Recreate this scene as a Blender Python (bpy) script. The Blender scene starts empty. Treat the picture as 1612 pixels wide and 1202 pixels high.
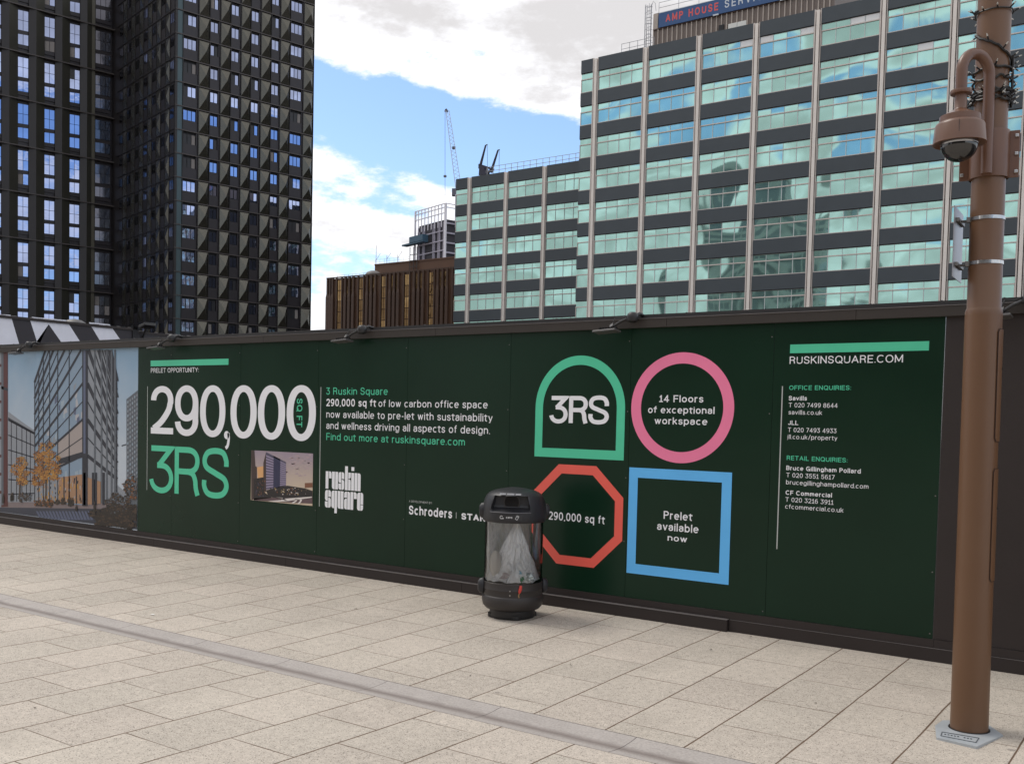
import bpy, bmesh, math, random
from mathutils import Vector, Matrix, noise
random.seed(7)
S = bpy.context.scene
R_ = math.radians
# ------------------------------------------------------------------ camera
CZ = 1.607
F, CY, PIT, ROL, YAW = 1586.6, 732.4, -0.045, 0.0228, 0.6153
W = Vector((-math.sin(YAW)*math.cos(PIT), math.cos(YAW)*math.cos(PIT), math.sin(PIT)))
_r = Vector((math.cos(YAW), math.sin(YAW), 0)); _u = _r.cross(W)
RT = math.cos(ROL)*_r + math.sin(ROL)*_u
UP = -math.sin(ROL)*_r + math.cos(ROL)*_u
cd = bpy.data.cameras.new('camera'); cam = bpy.data.objects.new('camera', cd)
S.collection.objects.link(cam); S.camera = cam
cam.matrix_world = Matrix(((RT.x, UP.x, -W.x, 0), (RT.y, UP.y, -W.y, 0), (RT.z, UP.z, -W.z, CZ), (0, 0, 0, 1)))
cd.sensor_width = 36; cd.lens = 36*F/1612; cd.shift_y = (CY-601)/1612
cd.clip_start = 0.05; cd.clip_end = 4000
# ------------------------------------------------------------------ sun, sky, exposure
SUN_EL, SUN_AZ = R_(56), R_(-97)          # azimuth measured from +Y towards +X
sd = bpy.data.lights.new('sun', 'SUN'); sd.energy = 1.4; sd.angle = R_(22); sd.color = (1, .95, .88)
sun = bpy.data.objects.new('sun', sd); S.collection.objects.link(sun)
sv = Vector((math.sin(SUN_AZ)*math.cos(SUN_EL), math.cos(SUN_AZ)*math.cos(SUN_EL), math.sin(SUN_EL)))
sun.rotation_euler = sv.to_track_quat('Z', 'Y').to_euler()
wd = bpy.data.worlds.new('World'); S.world = wd; wd.use_nodes = True
nt = wd.node_tree; nt.nodes.clear(); N = nt.nodes.new; L = nt.links.new
def mth(op, a, b=None, tree=None, clamp=False):
    t = tree or nt; n = t.nodes.new('ShaderNodeMath'); n.operation = op; n.use_clamp = clamp
    for i, v in enumerate((a, b)):
        if v is None: continue
        if isinstance(v, (int, float)): n.inputs[i].default_value = v
        else: t.links.new(v, n.inputs[i])
    return n.outputs[0]
out = N('ShaderNodeOutputWorld'); bg = N('ShaderNodeBackground'); bg.inputs[1].default_value = .15
sky = N('ShaderNodeTexSky'); sky.sky_type = 'NISHITA'; sky.sun_disc = False
sky.sun_elevation = SUN_EL; sky.sun_rotation = SUN_AZ; sky.air_density = 1.0; sky.dust_density = .6; sky.ozone_density = 1.5
tc = N('ShaderNodeTexCoord'); sep = N('ShaderNodeSeparateXYZ'); L(tc.outputs['Generated'], sep.inputs[0])
x, y, z = sep.outputs
zc = mth('ADD', mth('MAXIMUM', z, 0.0), .12)
cmb = N('ShaderNodeCombineXYZ'); L(mth('DIVIDE', x, zc), cmb.inputs[0]); L(mth('DIVIDE', y, zc), cmb.inputs[1])
nz = N('ShaderNodeTexNoise'); nz.inputs['Scale'].default_value = 1.9; nz.inputs['Detail'].default_value = 9; nz.inputs['Roughness'].default_value = .58
L(cmb.outputs[0], nz.inputs['Vector'])
nz2 = N('ShaderNodeTexNoise'); nz2.inputs['Scale'].default_value = 9.; nz2.inputs['Detail'].default_value = 7; nz2.inputs['Roughness'].default_value = .66
mpz = N('ShaderNodeMapping'); mpz.inputs['Scale'].default_value = (1, 1, 2.4); L(tc.outputs['Generated'], mpz.inputs[0]); L(mpz.outputs[0], nz2.inputs['Vector'])
lat = mth('ADD', mth('MULTIPLY', x, RT.x), mth('MULTIPLY', y, RT.y))
el = mth('ADD', z, mth('MULTIPLY', mth('MINIMUM', mth('MAXIMUM', lat, -.25), .12), .17))
rmp = N('ShaderNodeValToRGB'); L(mth('MULTIPLY', el, 2.0, clamp=True), rmp.inputs[0])
cr = rmp.color_ramp; cr.interpolation = 'EASE'
stops = [(0, .80), (.20, .78), (.25, .50), (.31, .82), (.36, .66), (.41, .78), (.455, .42), (.50, .12), (.55, .24), (.61, .80), (.70, 1.12), (1, .80)]
cr.elements[0].position, cr.elements[1].position = 0, 1
for p, v in stops[1:-1]: cr.elements.new(p)
for e, (p, v) in zip(sorted(cr.elements, key=lambda e: e.position), stops): e.color = (v, v, v, 1)
behind = mth('MULTIPLY', mth('MULTIPLY', mth('SUBTRACT', mth('MULTIPLY', lat, -1.0), .3), 2.0, clamp=True), .30)
dens = mth('ADD', mth('ADD', rmp.outputs[0], behind), mth('ADD', mth('MULTIPLY', mth('SUBTRACT', nz.outputs[0], .5), 1.0), mth('MULTIPLY', mth('SUBTRACT', nz2.outputs[0], .5), 1.7)))
cov = N('ShaderNodeMapRange'); cov.interpolation_type = 'SMOOTHSTEP'; L(dens, cov.inputs[0])
cov.inputs[1].default_value = .46; cov.inputs[2].default_value = .76
shd = N('ShaderNodeMapRange'); shd.interpolation_type = 'SMOOTHSTEP'; L(dens, shd.inputs[0])
shd.inputs[1].default_value = .72; shd.inputs[2].default_value = 1.22
cc = N('ShaderNodeMixRGB'); L(shd.outputs[0], cc.inputs[0]); cc.inputs[1].default_value = (6.7, 6.75, 7.0, 1); cc.inputs[2].default_value = (4.35, 4.25, 4.3, 1)
blu = N('ShaderNodeMixRGB'); blu.blend_type = 'MULTIPLY'; blu.inputs[0].default_value = 1; L(sky.outputs[0], blu.inputs[1]); blu.inputs[2].default_value = (.97, 1.03, 1.12, 1)
mx = N('ShaderNodeMixRGB'); L(cov.outputs[0], mx.inputs[0]); L(blu.outputs[0], mx.inputs[1]); L(cc.outputs[0], mx.inputs[2])
L(mx.outputs[0], bg.inputs[0]); L(bg.outputs[0], out.inputs[0])
S.view_settings.view_transform = 'Standard'; S.view_settings.look = 'None'; S.view_settings.exposure = 0.26; S.view_settings.gamma = 1
S.render.engine = 'CYCLES'; S.cycles.max_bounces = 8; S.cycles.transparent_max_bounces = 16
# ------------------------------------------------------------------ surveying: a photo pixel to a point on a known plane
def ray(px, py): return RT*((px-806)/F) - UP*((py-CY)/F) + W
def onY(px, py, Y): d = ray(px, py); p = d*(Y/d.y); p.z += CZ; return p
def onZ(px, py, z): d = ray(px, py); p = d*((z-CZ)/d.z); p.z += CZ; return p
def onP(px, py, O, n):
    d = ray(px, py); p = d*((O-Vector((0, 0, CZ))).dot(n)/d.dot(n)); p.z += CZ; return p
def zon(px, py, X, Y): d = ray(px, py); return CZ + d.z*math.hypot(X, Y)/math.hypot(d.x, d.y)
# ------------------------------------------------------------------ materials
MATS = {}
def mat(name, col, rough=.6, metal=0., var=.12, nscale=6., bump=0., spec=.5, col2=None, detail=4, alpha=1., bscale=None):
    if name in MATS: return MATS[name]
    m = bpy.data.materials.new(name); m.use_nodes = True; t = m.node_tree; b = t.nodes['Principled BSDF']
    c = t.nodes.new('ShaderNodeTexCoord'); n = t.nodes.new('ShaderNodeTexNoise')
    n.inputs['Scale'].default_value = nscale; n.inputs['Detail'].default_value = detail
    t.links.new(c.outputs['Object'], n.inputs['Vector'])
    r = t.nodes.new('ShaderNodeMixRGB'); t.links.new(n.outputs[0], r.inputs[0])
    a = col2 or col
    r.inputs[1].default_value = (*[max(0, v*(1-var)) for v in col], 1); r.inputs[2].default_value = (*[v*(1+var) for v in a], 1)
    t.links.new(r.outputs[0], b.inputs['Base Color'])
    b.inputs['Metallic'].default_value = metal; b.inputs['Specular IOR Level'].default_value = spec
    mr = t.nodes.new('ShaderNodeMapRange'); t.links.new(n.outputs[0], mr.inputs[0])
    mr.inputs[3].default_value = max(0, rough*.85); mr.inputs[4].default_value = min(1, rough*1.15)
    t.links.new(mr.outputs[0], b.inputs['Roughness'])
    if bump:
        n2 = n
        if bscale:
            n2 = t.nodes.new('ShaderNodeTexNoise'); n2.inputs['Scale'].default_value = bscale; n2.inputs['Detail'].default_value = 2
            t.links.new(c.outputs['Object'], n2.inputs['Vector'])
        bp = t.nodes.new('ShaderNodeBump'); bp.inputs['Strength'].default_value = 1; bp.inputs['Distance'].default_value = bump
        t.links.new(n2.outputs[0], bp.inputs['Height']); t.links.new(bp.outputs[0], b.inputs['Normal'])
    b.inputs['Alpha'].default_value = alpha
    MATS[name] = m; return m
def paving_mat():
    m = bpy.data.materials.new('paving slabs'); m.use_nodes = True; t = m.node_tree; b = t.nodes['Principled BSDF']; A = t.nodes.new; K = t.links.new
    M = lambda op, a, c=None, cl=False: mth(op, a, c, t, cl)
    g = A('ShaderNodeNewGeometry'); s = A('ShaderNodeSeparateXYZ'); K(g.outputs['Position'], s.inputs[0])
    X, Y, Z = s.outputs
    wob = A('ShaderNodeTexNoise'); wob.inputs['Scale'].default_value = 2.2; K(g.outputs['Position'], wob.inputs['Vector'])
    wv = M('MULTIPLY', M('SUBTRACT', wob.outputs[0], .5), .012)
    u = M('DIVIDE', M('ADD', M('ADD', X, 3.149), wv), .468)
    row = M('FLOOR', u); fu = M('SUBTRACT', u, row)
    half = M('MULTIPLY', M('ABSOLUTE', M('MODULO', row, 2.0)), .5)
    farside = M('GREATER_THAN', Y, 4.57)
    ph = M('ADD', M('MULTIPLY', farside, -.185), half)
    v = M('ADD', M('DIVIDE', M('ADD', M('SUBTRACT', Y, 3.635+.29), wv), .583), ph)
    cell = M('FLOOR', v); fv = M('SUBTRACT', v, cell)
    du = M('MULTIPLY', M('MINIMUM', fu, M('SUBTRACT', 1.0, fu)), .468)
    dv = M('MULTIPLY', M('MINIMUM', fv, M('SUBTRACT', 1.0, fv)), .583)
    # joint half widths, thinner for the short joints
    jn = A('ShaderNodeTexNoise'); jn.inputs['Scale'].default_value = 3.0; jn.inputs['Detail'].default_value = 3; K(g.outputs['Position'], jn.inputs['Vector'])
    ju = M('SUBTRACT', 1.0, M('DIVIDE', du, M('ADD', .0030, M('MULTIPLY', jn.outputs[0], .0052))), True)
    jv = M('MULTIPLY', M('SUBTRACT', 1.0, M('DIVIDE', dv, M('MAXIMUM', .0001, M('ADD', -.0016, M('MULTIPLY', jn.outputs[0], .0100)))), True), .8)
    joint = M('MINIMUM', M('MULTIPLY', M('MAXIMUM', ju, jv), 2.4), 1.0)
    # tone per slab
    cm = A('ShaderNodeCombineXYZ'); K(row, cm.inputs[0]); K(cell, cm.inputs[1]); K(farside, cm.inputs[2])
    wn = A('ShaderNodeTexWhiteNoise'); wn.noise_dimensions = '3D'; K(cm.outputs[0], wn.inputs['Vector'])
    big = A('ShaderNodeTexNoise'); big.inputs['Scale'].default_value = .9; big.inputs['Detail'].default_value = 5; K(g.outputs['Position'], big.inputs['Vector'])
    fine = A('ShaderNodeTexNoise'); fine.inputs['Scale'].default_value = 130.; fine.inputs['Detail'].default_value = 3; K(g.outputs['Position'], fine.inputs['Vector'])
    spk = A('ShaderNodeTexVoronoi'); spk.inputs['Scale'].default_value = 120.; K(g.outputs['Position'], spk.inputs['Vector'])
    spc = A('ShaderNodeSeparateXYZ'); K(spk.outputs['Color'], spc.inputs[0])
    dark = M('MULTIPLY', M('GREATER_THAN', spc.outputs[0], .84), M('LESS_THAN', spk.outputs['Distance'], .40))
    lite = M('MULTIPLY', M('LESS_THAN', spc.outputs[0], .14), M('LESS_THAN', spk.outputs['Distance'], .45))
    med = A('ShaderNodeTexNoise'); med.inputs['Scale'].default_value = 26.; med.inputs['Detail'].default_value = 4; K(g.outputs['Position'], med.inputs['Vector'])
    val = M('ADD', M('ADD', M('MULTIPLY', M('SUBTRACT', wn.outputs[0], .5), .11), M('MULTIPLY', M('SUBTRACT', big.outputs[0], .5), .40)),
            M('ADD', M('MULTIPLY', M('SUBTRACT', fine.outputs[0], .5), 1.0), M('MULTIPLY', M('SUBTRACT', med.outputs[0], .5), .42)))
    val = M('ADD', val, M('SUBTRACT', M('MULTIPLY', lite, .26), M('MULTIPLY', dark, .62)))
    val = M('ADD', 1.0, val)
    tint = A('ShaderNodeMixRGB'); K(wn.outputs['Color'], tint.inputs[0])
    sx = A('ShaderNodeSeparateXYZ'); K(wn.outputs['Color'], sx.inputs[0]); K(sx.outputs[1], tint.inputs[0])
    tint.inputs[1].default_value = (.448, .394, .335, 1); tint.inputs[2].default_value = (.434, .388, .328, 1)
    mul = A('ShaderNodeMixRGB'); mul.blend_type = 'MULTIPLY'; mul.inputs[0].default_value = 1; K(tint.outputs[0], mul.inputs[1]); K(val, mul.inputs[2])
    # worn grey patches
    st = A('ShaderNodeTexNoise'); st.inputs['Scale'].default_value = 1.7; st.inputs['Detail'].default_value = 8; st.inputs['Roughness'].default_value = .7; K(g.outputs['Position'], st.inputs['Vector'])
    stm = A('ShaderNodeMapRange'); K(st.outputs[0], stm.inputs[0]); stm.inputs[1].default_value = .53; stm.inputs[2].default_value = .75; stm.inputs[4].default_value = .35
    sm = A('ShaderNodeMixRGB'); K(stm.outputs[0], sm.inputs[0]); K(mul.outputs[0], sm.inputs[1]); sm.inputs[2].default_value = (.27, .24, .20, 1)
    # trodden-in gum and small dark marks
    gv = A('ShaderNodeTexVoronoi'); gv.inputs['Scale'].default_value = 2.6; K(g.outputs['Position'], gv.inputs['Vector']); gs = A('ShaderNodeSeparateXYZ'); K(gv.outputs['Color'], gs.inputs[0])
    gum = M('MULTIPLY', M('GREATER_THAN', gs.outputs[0], .72), M('LESS_THAN', gv.outputs['Distance'], M('ADD', .02, M('MULTIPLY', gs.outputs[1], .035))))
    gm = A('ShaderNodeMixRGB'); K(M('MULTIPLY', gum, .55), gm.inputs[0]); K(sm.outputs[0], gm.inputs[1]); gm.inputs[2].default_value = (.17, .15, .135, 1)
    jm = A('ShaderNodeMixRGB'); K(joint, jm.inputs[0]); K(gm.outputs[0], jm.inputs[1]); jm.inputs[2].default_value = (.13, .085, .055, 1)
    K(jm.outputs[0], b.inputs['Base Color']); b.inputs['Roughness'].default_value = .85; b.inputs['Specular IOR Level'].default_value = .25
    h = M('SUBTRACT', M('MULTIPLY', fine.outputs[0], .25), M('MULTIPLY', joint, 1.0))
    bp = A('ShaderNodeBump'); bp.inputs['Distance'].default_value = .004; bp.inputs['Strength'].default_value = .8; K(h, bp.inputs['Height']); K(bp.outputs[0], b.inputs['Normal'])
    return m
def channel_mat():
    m = bpy.data.materials.new('channel concrete'); m.use_nodes = True; t = m.node_tree; b = t.nodes['Principled BSDF']; A = t.nodes.new; K = t.links.new
    M = lambda op, a, c=None, cl=False: mth(op, a, c, t, cl)
    g = A('ShaderNodeNewGeometry'); s = A('ShaderNodeSeparateXYZ'); K(g.outputs['Position'], s.inputs[0]); X, Y, Z = s.outputs
    u = M('DIVIDE', M('ADD', X, 6.045), .89); fu = M('SUBTRACT', u, M('FLOOR', u))
    d = M('MULTIPLY', M('MINIMUM', fu, M('SUBTRACT', 1.0, fu)), .89)
    jt = M('SUBTRACT', 1.0, M('DIVIDE', d, .004), True)
    n1 = A('ShaderNodeTexNoise'); n1.inputs['Scale'].default_value = 5; n1.inputs['Detail'].default_value = 6; K(g.outputs['Position'], n1.inputs['Vector'])
    n2 = A('ShaderNodeTexNoise'); n2.inputs['Scale'].default_value = 75; n2.inputs['Detail'].default_value = 3; K(g.outputs['Position'], n2.inputs['Vector'])
    # silt left along the bottom of the dish
    band = M('SUBTRACT', 1.0, M('DIVIDE', M('ABSOLUTE', M('ADD', M('SUBTRACT', Y, 4.535), M('MULTIPLY', M('SUBTRACT', n1.outputs[0], .5), .05))), .065), True)
    val = M('ADD', .52, M('ADD', M('MULTIPLY', n1.outputs[0], .30), M('MULTIPLY', n2.outputs[0], .70)))
    c = A('ShaderNodeMixRGB'); c.blend_type = 'MULTIPLY'; c.inputs[0].default_value = 1; c.inputs[1].default_value = (.345, .312, .285, 1); K(val, c.inputs[2])
    si = A('ShaderNodeMixRGB'); K(M('MULTIPLY', band, .85), si.inputs[0]); K(c.outputs[0], si.inputs[1]); si.inputs[2].default_value = (.15, .12, .105, 1)
    j = A('ShaderNodeMixRGB'); lip = M('MAXIMUM', M('LESS_THAN', Y, 4.4185), M('GREATER_THAN', Y, 4.7215)); K(M('MULTIPLY', M('MAXIMUM', jt, lip), .8), j.inputs[0]); K(si.outputs[0], j.inputs[1]); j.inputs[2].default_value = (.06, .05, .045, 1)
    K(j.outputs[0], b.inputs['Base Color']); b.inputs['Roughness'].default_value = .75
    bp = A('ShaderNodeBump'); bp.inputs['Distance'].default_value = .003; K(M('SUBTRACT', n2.outputs[0], jt), bp.inputs['Height']); K(bp.outputs[0], b.inputs['Normal'])
    return m
def glass_mat(name, col, rough=.03, wave=.02, wscale=.5, panes=0.0, metal=1.0):
    """coated facade glass: a tinted mirror that is slightly wavy"""
    m = bpy.data.materials.new(name); m.use_nodes = True; t = m.node_tree; b = t.nodes['Principled BSDF']; A = t.nodes.new; K = t.links.new
    g = A('ShaderNodeNewGeometry'); n = A('ShaderNodeTexNoise'); n.inputs['Scale'].default_value = wscale; n.inputs['Detail'].default_value = panes or 2.5; K(g.outputs['Position'], n.inputs['Vector'])
    bp = A('ShaderNodeBump'); bp.inputs['Distance'].default_value = wave; bp.inputs['Strength'].default_value = 1; K(n.outputs[0], bp.inputs['Height']); K(bp.outputs[0], b.inputs['Normal'])
    n2 = A('ShaderNodeTexNoise'); n2.inputs['Scale'].default_value = .35; K(g.outputs['Position'], n2.inputs['Vector'])
    mr = A('ShaderNodeMixRGB'); K(n2.outputs[0], mr.inputs[0]); mr.inputs[1].default_value = (*[c*.72 for c in col], 1); mr.inputs[2].default_value = (*[min(1, c*1.22) for c in col], 1)
    K(mr.outputs[0], b.inputs['Base Color'])
    b.inputs['Metallic'].default_value = metal; b.inputs['Roughness'].default_value = rough
    return m
def clear_mat(name, tint=(.93, .95, .93), gloss=.12):
    m = bpy.data.materials.new(name); m.use_nodes = True; t = m.node_tree; t.nodes.clear(); A = t.nodes.new; K = t.links.new
    o = A('ShaderNodeOutputMaterial'); tr = A('ShaderNodeBsdfTransparent'); tr.inputs[0].default_value = (*tint, 1)
    gl = A('ShaderNodeBsdfGlossy'); gl.inputs['Roughness'].default_value = .08
    n = A('ShaderNodeTexNoise'); n.inputs['Scale'].default_value = 14; n.inputs['Detail'].default_value = 3
    c = A('ShaderNodeTexCoord'); K(c.outputs['Object'], n.inputs['Vector'])
    fr = A('ShaderNodeFresnel'); fr.inputs[0].default_value = 1.5
    mxs = A('ShaderNodeMixShader'); K(mth('ADD', fr.outputs[0], mth('MULTIPLY', n.outputs[0], gloss, t), t), mxs.inputs[0]); K(tr.outputs[0], mxs.inputs[1]); K(gl.outputs[0], mxs.inputs[2]); K(mxs.outputs[0], o.inputs[0])
    return m
def film_mat(name, col, opac):
    m = bpy.data.materials.new(name); m.use_nodes = True; t = m.node_tree; t.nodes.clear(); A = t.nodes.new; K = t.links.new
    o = A('ShaderNodeOutputMaterial'); tr = A('ShaderNodeBsdfTransparent')
    df = A('ShaderNodeBsdfDiffuse'); df.inputs[0].default_value = (*col, 1); tl = A('ShaderNodeBsdfTranslucent'); tl.inputs[0].default_value = (*col, 1)
    gl = A('ShaderNodeBsdfGlossy'); gl.inputs['Roughness'].default_value = .25
    c = A('ShaderNodeTexCoord'); n = A('ShaderNodeTexNoise'); n.inputs['Scale'].default_value = 11; n.inputs['Detail'].default_value = 5; n.inputs['Distortion'].default_value = 2.2
    mp = A('ShaderNodeMapping'); mp.inputs['Scale'].default_value = (1, 1, .35)
    K(c.outputs['Object'], mp.inputs[0]); K(mp.outputs[0], n.inputs['Vector'])
    bp = A('ShaderNodeBump'); bp.inputs['Distance'].default_value = .07; K(n.outputs[0], bp.inputs['Height'])
    for q in (df, tl, gl): K(bp.outputs[0], q.inputs['Normal'])
    a = A('ShaderNodeMixShader'); a.inputs[0].default_value = .25; K(df.outputs[0], a.inputs[1]); K(tl.outputs[0], a.inputs[2])
    e = A('ShaderNodeMixShader'); e.inputs[0].default_value = .10; K(a.outputs[0], e.inputs[1]); K(gl.outputs[0], e.inputs[2])
    mr = A('ShaderNodeMapRange'); K(n.outputs[0], mr.inputs[0]); mr.inputs[1].default_value = .3; mr.inputs[2].default_value = .7; mr.inputs[3].default_value = opac*.75; mr.inputs[4].default_value = min(1, opac*1.3)
    f = A('ShaderNodeMixShader'); K(mr.outputs[0], f.inputs[0]); K(tr.outputs[0], f.inputs[1]); K(e.outputs[0], f.inputs[2]); K(f.outputs[0], o.inputs[0])
    return m
# ------------------------------------------------------------------ mesh helpers
class MB:
    def __init__(s): s.v = []; s.f = []; s.m = []; s.sm = []
    def poly(s, pts, mi=0, smooth=False):
        b = len(s.v); s.v += [tuple(p) for p in pts]; s.f.append(tuple(range(b, b+len(pts)))); s.m.append(mi); s.sm.append(smooth)
    def box(s, x0, x1, y0, y1, z0, z1, mi=0, skip=''):
        p = [(x0, y0, z0), (x1, y0, z0), (x1, y1, z0), (x0, y1, z0), (x0, y0, z1), (x1, y0, z1), (x1, y1, z1), (x0, y1, z1)]
        b = len(s.v); s.v += p
        for k, q in (('b', (0, 3, 2, 1)), ('t', (4, 5, 6, 7)), ('f', (0, 1, 5, 4)), ('r', (1, 2, 6, 5)), ('k', (2, 3, 7, 6)), ('l', (3, 0, 4, 7))):
            if k in skip: continue
            s.f.append(tuple(b+i for i in q)); s.m.append(mi); s.sm.append(False)
    def obox(s, c, ax, ay, az, mi=0):
        """box given by its centre and three half-axis vectors"""
        c, ax, ay, az = Vector(c), Vector(ax), Vector(ay), Vector(az)
        p = [c+ax*i+ay*j+az*k for k in (-1, 1) for (i, j) in ((-1, -1), (1, -1), (1, 1), (-1, 1))]
        b = len(s.v); s.v += [tuple(q) for q in p]
        for q in ((0, 3, 2, 1), (4, 5, 6, 7), (0, 1, 5, 4), (1, 2, 6, 5), (2, 3, 7, 6), (3, 0, 4, 7)): s.f.append(tuple(b+i for i in q)); s.m.append(mi); s.sm.append(False)
    def bar(s, a, b, w, mi=0):
        a, b = Vector(a), Vector(b); d = (b-a); l = d.length/2; d.normalize()
        p = d.cross(Vector((0, 0, 1)) if abs(d.z) < .9 else Vector((1, 0, 0))).normalized(); q = d.cross(p)
        s.obox((a+b)/2, d*l, p*w/2, q*w/2, mi)
    def tube(s, pts, r, n=10, mi=0, cap=True):
        pts = [Vector(p) for p in pts]; rr = r if isinstance(r, (list, tuple)) else [r]*len(pts)
        ref = None; b = len(s.v)
        for i, p in enumerate(pts):
            d = (pts[min(i+1, len(pts)-1)]-pts[max(i-1, 0)]).normalized()
            if ref is None: ref = d.cross(Vector((0, 0, 1)) if abs(d.z) < .9 else Vector((1, 0, 0))).normalized()
            ref = (ref-d*ref.dot(d)).normalized(); q = d.cross(ref)
            for k in range(n):
                a = 2*math.pi*k/n; s.v.append(tuple(p+(ref*math.cos(a)+q*math.sin(a))*rr[i]))
        for i in range(len(pts)-1):
            for k in range(n):
                s.f.append((b+i*n+k, b+i*n+(k+1) % n, b+(i+1)*n+(k+1) % n, b+(i+1)*n+k)); s.m.append(mi); s.sm.append(True)
        if cap:
            s.f.append(tuple(b+k for k in reversed(range(n)))); s.m.append(mi); s.sm.append(False)
            s.f.append(tuple(b+(len(pts)-1)*n+k for k in range(n))); s.m.append(mi); s.sm.append(False)
    def lathe(s, prof, n=48, c=(0, 0, 0), mi=0, capb=False, capt=False):
        b = len(s.v)
        for r, z in prof:
            for k in range(n):
                a = 2*math.pi*k/n; s.v.append((c[0]+r*math.cos(a), c[1]+r*math.sin(a), c[2]+z))
        for i in range(len(prof)-1):
            for k in range(n):
                s.f.append((b+i*n+k, b+i*n+(k+1) % n, b+(i+1)*n+(k+1) % n, b+(i+1)*n+k)); s.m.append(mi); s.sm.append(True)
        if capb: s.f.append(tuple(b+k for k in reversed(range(n)))); s.m.append(mi); s.sm.append(False)
        if capt: s.f.append(tuple(b+(len(prof)-1)*n+k for k in range(n))); s.m.append(mi); s.sm.append(False)
    def build(s, name, mats, parent=None, loc=None, label=None, edge=None):
        me = bpy.data.meshes.new(name); me.from_pydata(s.v, [], s.f)
        if not isinstance(mats, (list, tuple)): mats = [mats]
        for m in mats: me.materials.append(m)
        me.polygons.foreach_set('material_index', s.m); me.polygons.foreach_set('use_smooth', s.sm)
        if any(s.sm): me.set_sharp_from_angle(angle=R_(38))
        me.update()
        o = bpy.data.objects.new(name, me); S.collection.objects.link(o)
        if parent: o.parent = parent
        if loc is not None: o.location = loc
        if label: o['label'] = label
        return o
def tag(o, label=None, cat=None, group=None, kind=None):
    if label: o['label'] = label
    if cat: o['category'] = cat
    if group: o['group'] = group
    if kind: o['kind'] = kind
    return o
def thing(name, label, cat, loc=(0, 0, 0), rz=0., group=None):
    o = bpy.data.objects.new(name, None); S.collection.objects.link(o); o.empty_display_size = .2
    o.location = loc; o.rotation_euler = (0, 0, rz); return tag(o, label, cat, group)
def kids(o): return [c for c in S.collection.objects if c.parent == o]
def dup(o, parent=None, off=None):
    c = o.copy(); S.collection.objects.link(c)
    if parent: c.parent = parent
    if off is not None: c.location = o.location + Vector(off)
    for k in kids(o): dup(k, c)
    return c
def bevel(o, w, seg=2):
    md = o.modifiers.new('bevel', 'BEVEL'); md.width = w; md.segments = seg; md.limit_method = 'ANGLE'; return o
# ------------------------------------------------------------------ text, in the built-in font, flattened to mesh
_tc = {}
def text_verts(body, bold=0., spacing=1.0):
    key = (body, bold, spacing)
    if key in _tc: return _tc[key]
    cu = bpy.data.curves.new('lettering', 'FONT'); cu.body = body; cu.offset = bold; cu.space_character = spacing; cu.resolution_u = 4
    o = bpy.data.objects.new('lettering', cu); S.collection.objects.link(o)
    dg = bpy.context.evaluated_depsgraph_get(); dg.update(); me = bpy.data.meshes.new_from_object(o.evaluated_get(dg))
    v = [tuple(q.co) for q in me.vertices]; f = [tuple(p.vertices) for p in me.polygons]
    bpy.data.objects.remove(o); bpy.data.curves.remove(cu); bpy.data.meshes.remove(me)
    _tc[key] = (v, f); return v, f
CAP = None
def text_obj(body, xl, xr, zb, cap, fn, m, parent, bold=0., name='lettering', spacing=1.0):
    """fit a line between xl and xr on baseline zb with capital height cap; fn maps (x, z) to a point"""
    global CAP
    if CAP is None:
        v, f = text_verts('H'); CAP = max(q[1] for q in v)
    v, f = text_verts(body, bold, spacing); x0 = min(q[0] for q in v); x1 = max(q[0] for q in v)
    sx = (xr-xl)/(x1-x0); sz = cap/CAP
    b = MB(); b.v = [tuple(fn(xl+(q[0]-x0)*sx, zb+q[1]*sz)) for q in v]; b.f = f; b.m = [0]*len(f); b.sm = [False]*len(f)
    return b.build(name, m, parent)
# ================================================================== GROUND
YH = 7.38                                    # the hoarding's front plane
gb = MB()
ys = [(-900, -.008), (0, -.008), (4.412, -.0605), (4.414, -.10), (4.726, -.10), (4.728, -.0605), (7.34, 0.), (7.42, 0.)]
for (ya, za), (yb, zb) in zip(ys, ys[1:]):
    gb.poly([(-900, ya, za), (900, ya, za), (900, yb, zb), (-900, yb, zb)])
tag(gb.build('pavement', paving_mat()), 'pale buff granite-aggregate paving slabs in running bond across the plaza', 'pavement', kind='structure')
sg = MB(); sg.poly([(-900, 7.42, -.004), (900, 7.42, -.004), (900, 900, -.004), (-900, 900, -.004)])
tag(sg.build('site_ground', mat('dark site ground', (.055, .050, .045), .9, var=.3, nscale=.3)), 'unseen building site ground behind the hoarding, made dark for the facet reflections', 'ground', kind='structure')  # out of sight; toned dark so the tower's lower facets mirror something dark
cb = MB(); nseg = 14
prof = [(4.413+.314*i/nseg, -.0605-.013*math.sin(math.pi*i/nseg)) for i in range(nseg+1)]
for (ya, za), (yb, zb) in zip(prof, prof[1:]):
    cb.poly([(-60, ya, za), (40, ya, za), (40, yb, zb), (-60, yb, zb)], smooth=True)
tag(cb.build('drainage_channel', channel_mat()), 'shallow grey concrete drainage channel running through the paving', 'drain', kind='structure')
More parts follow.
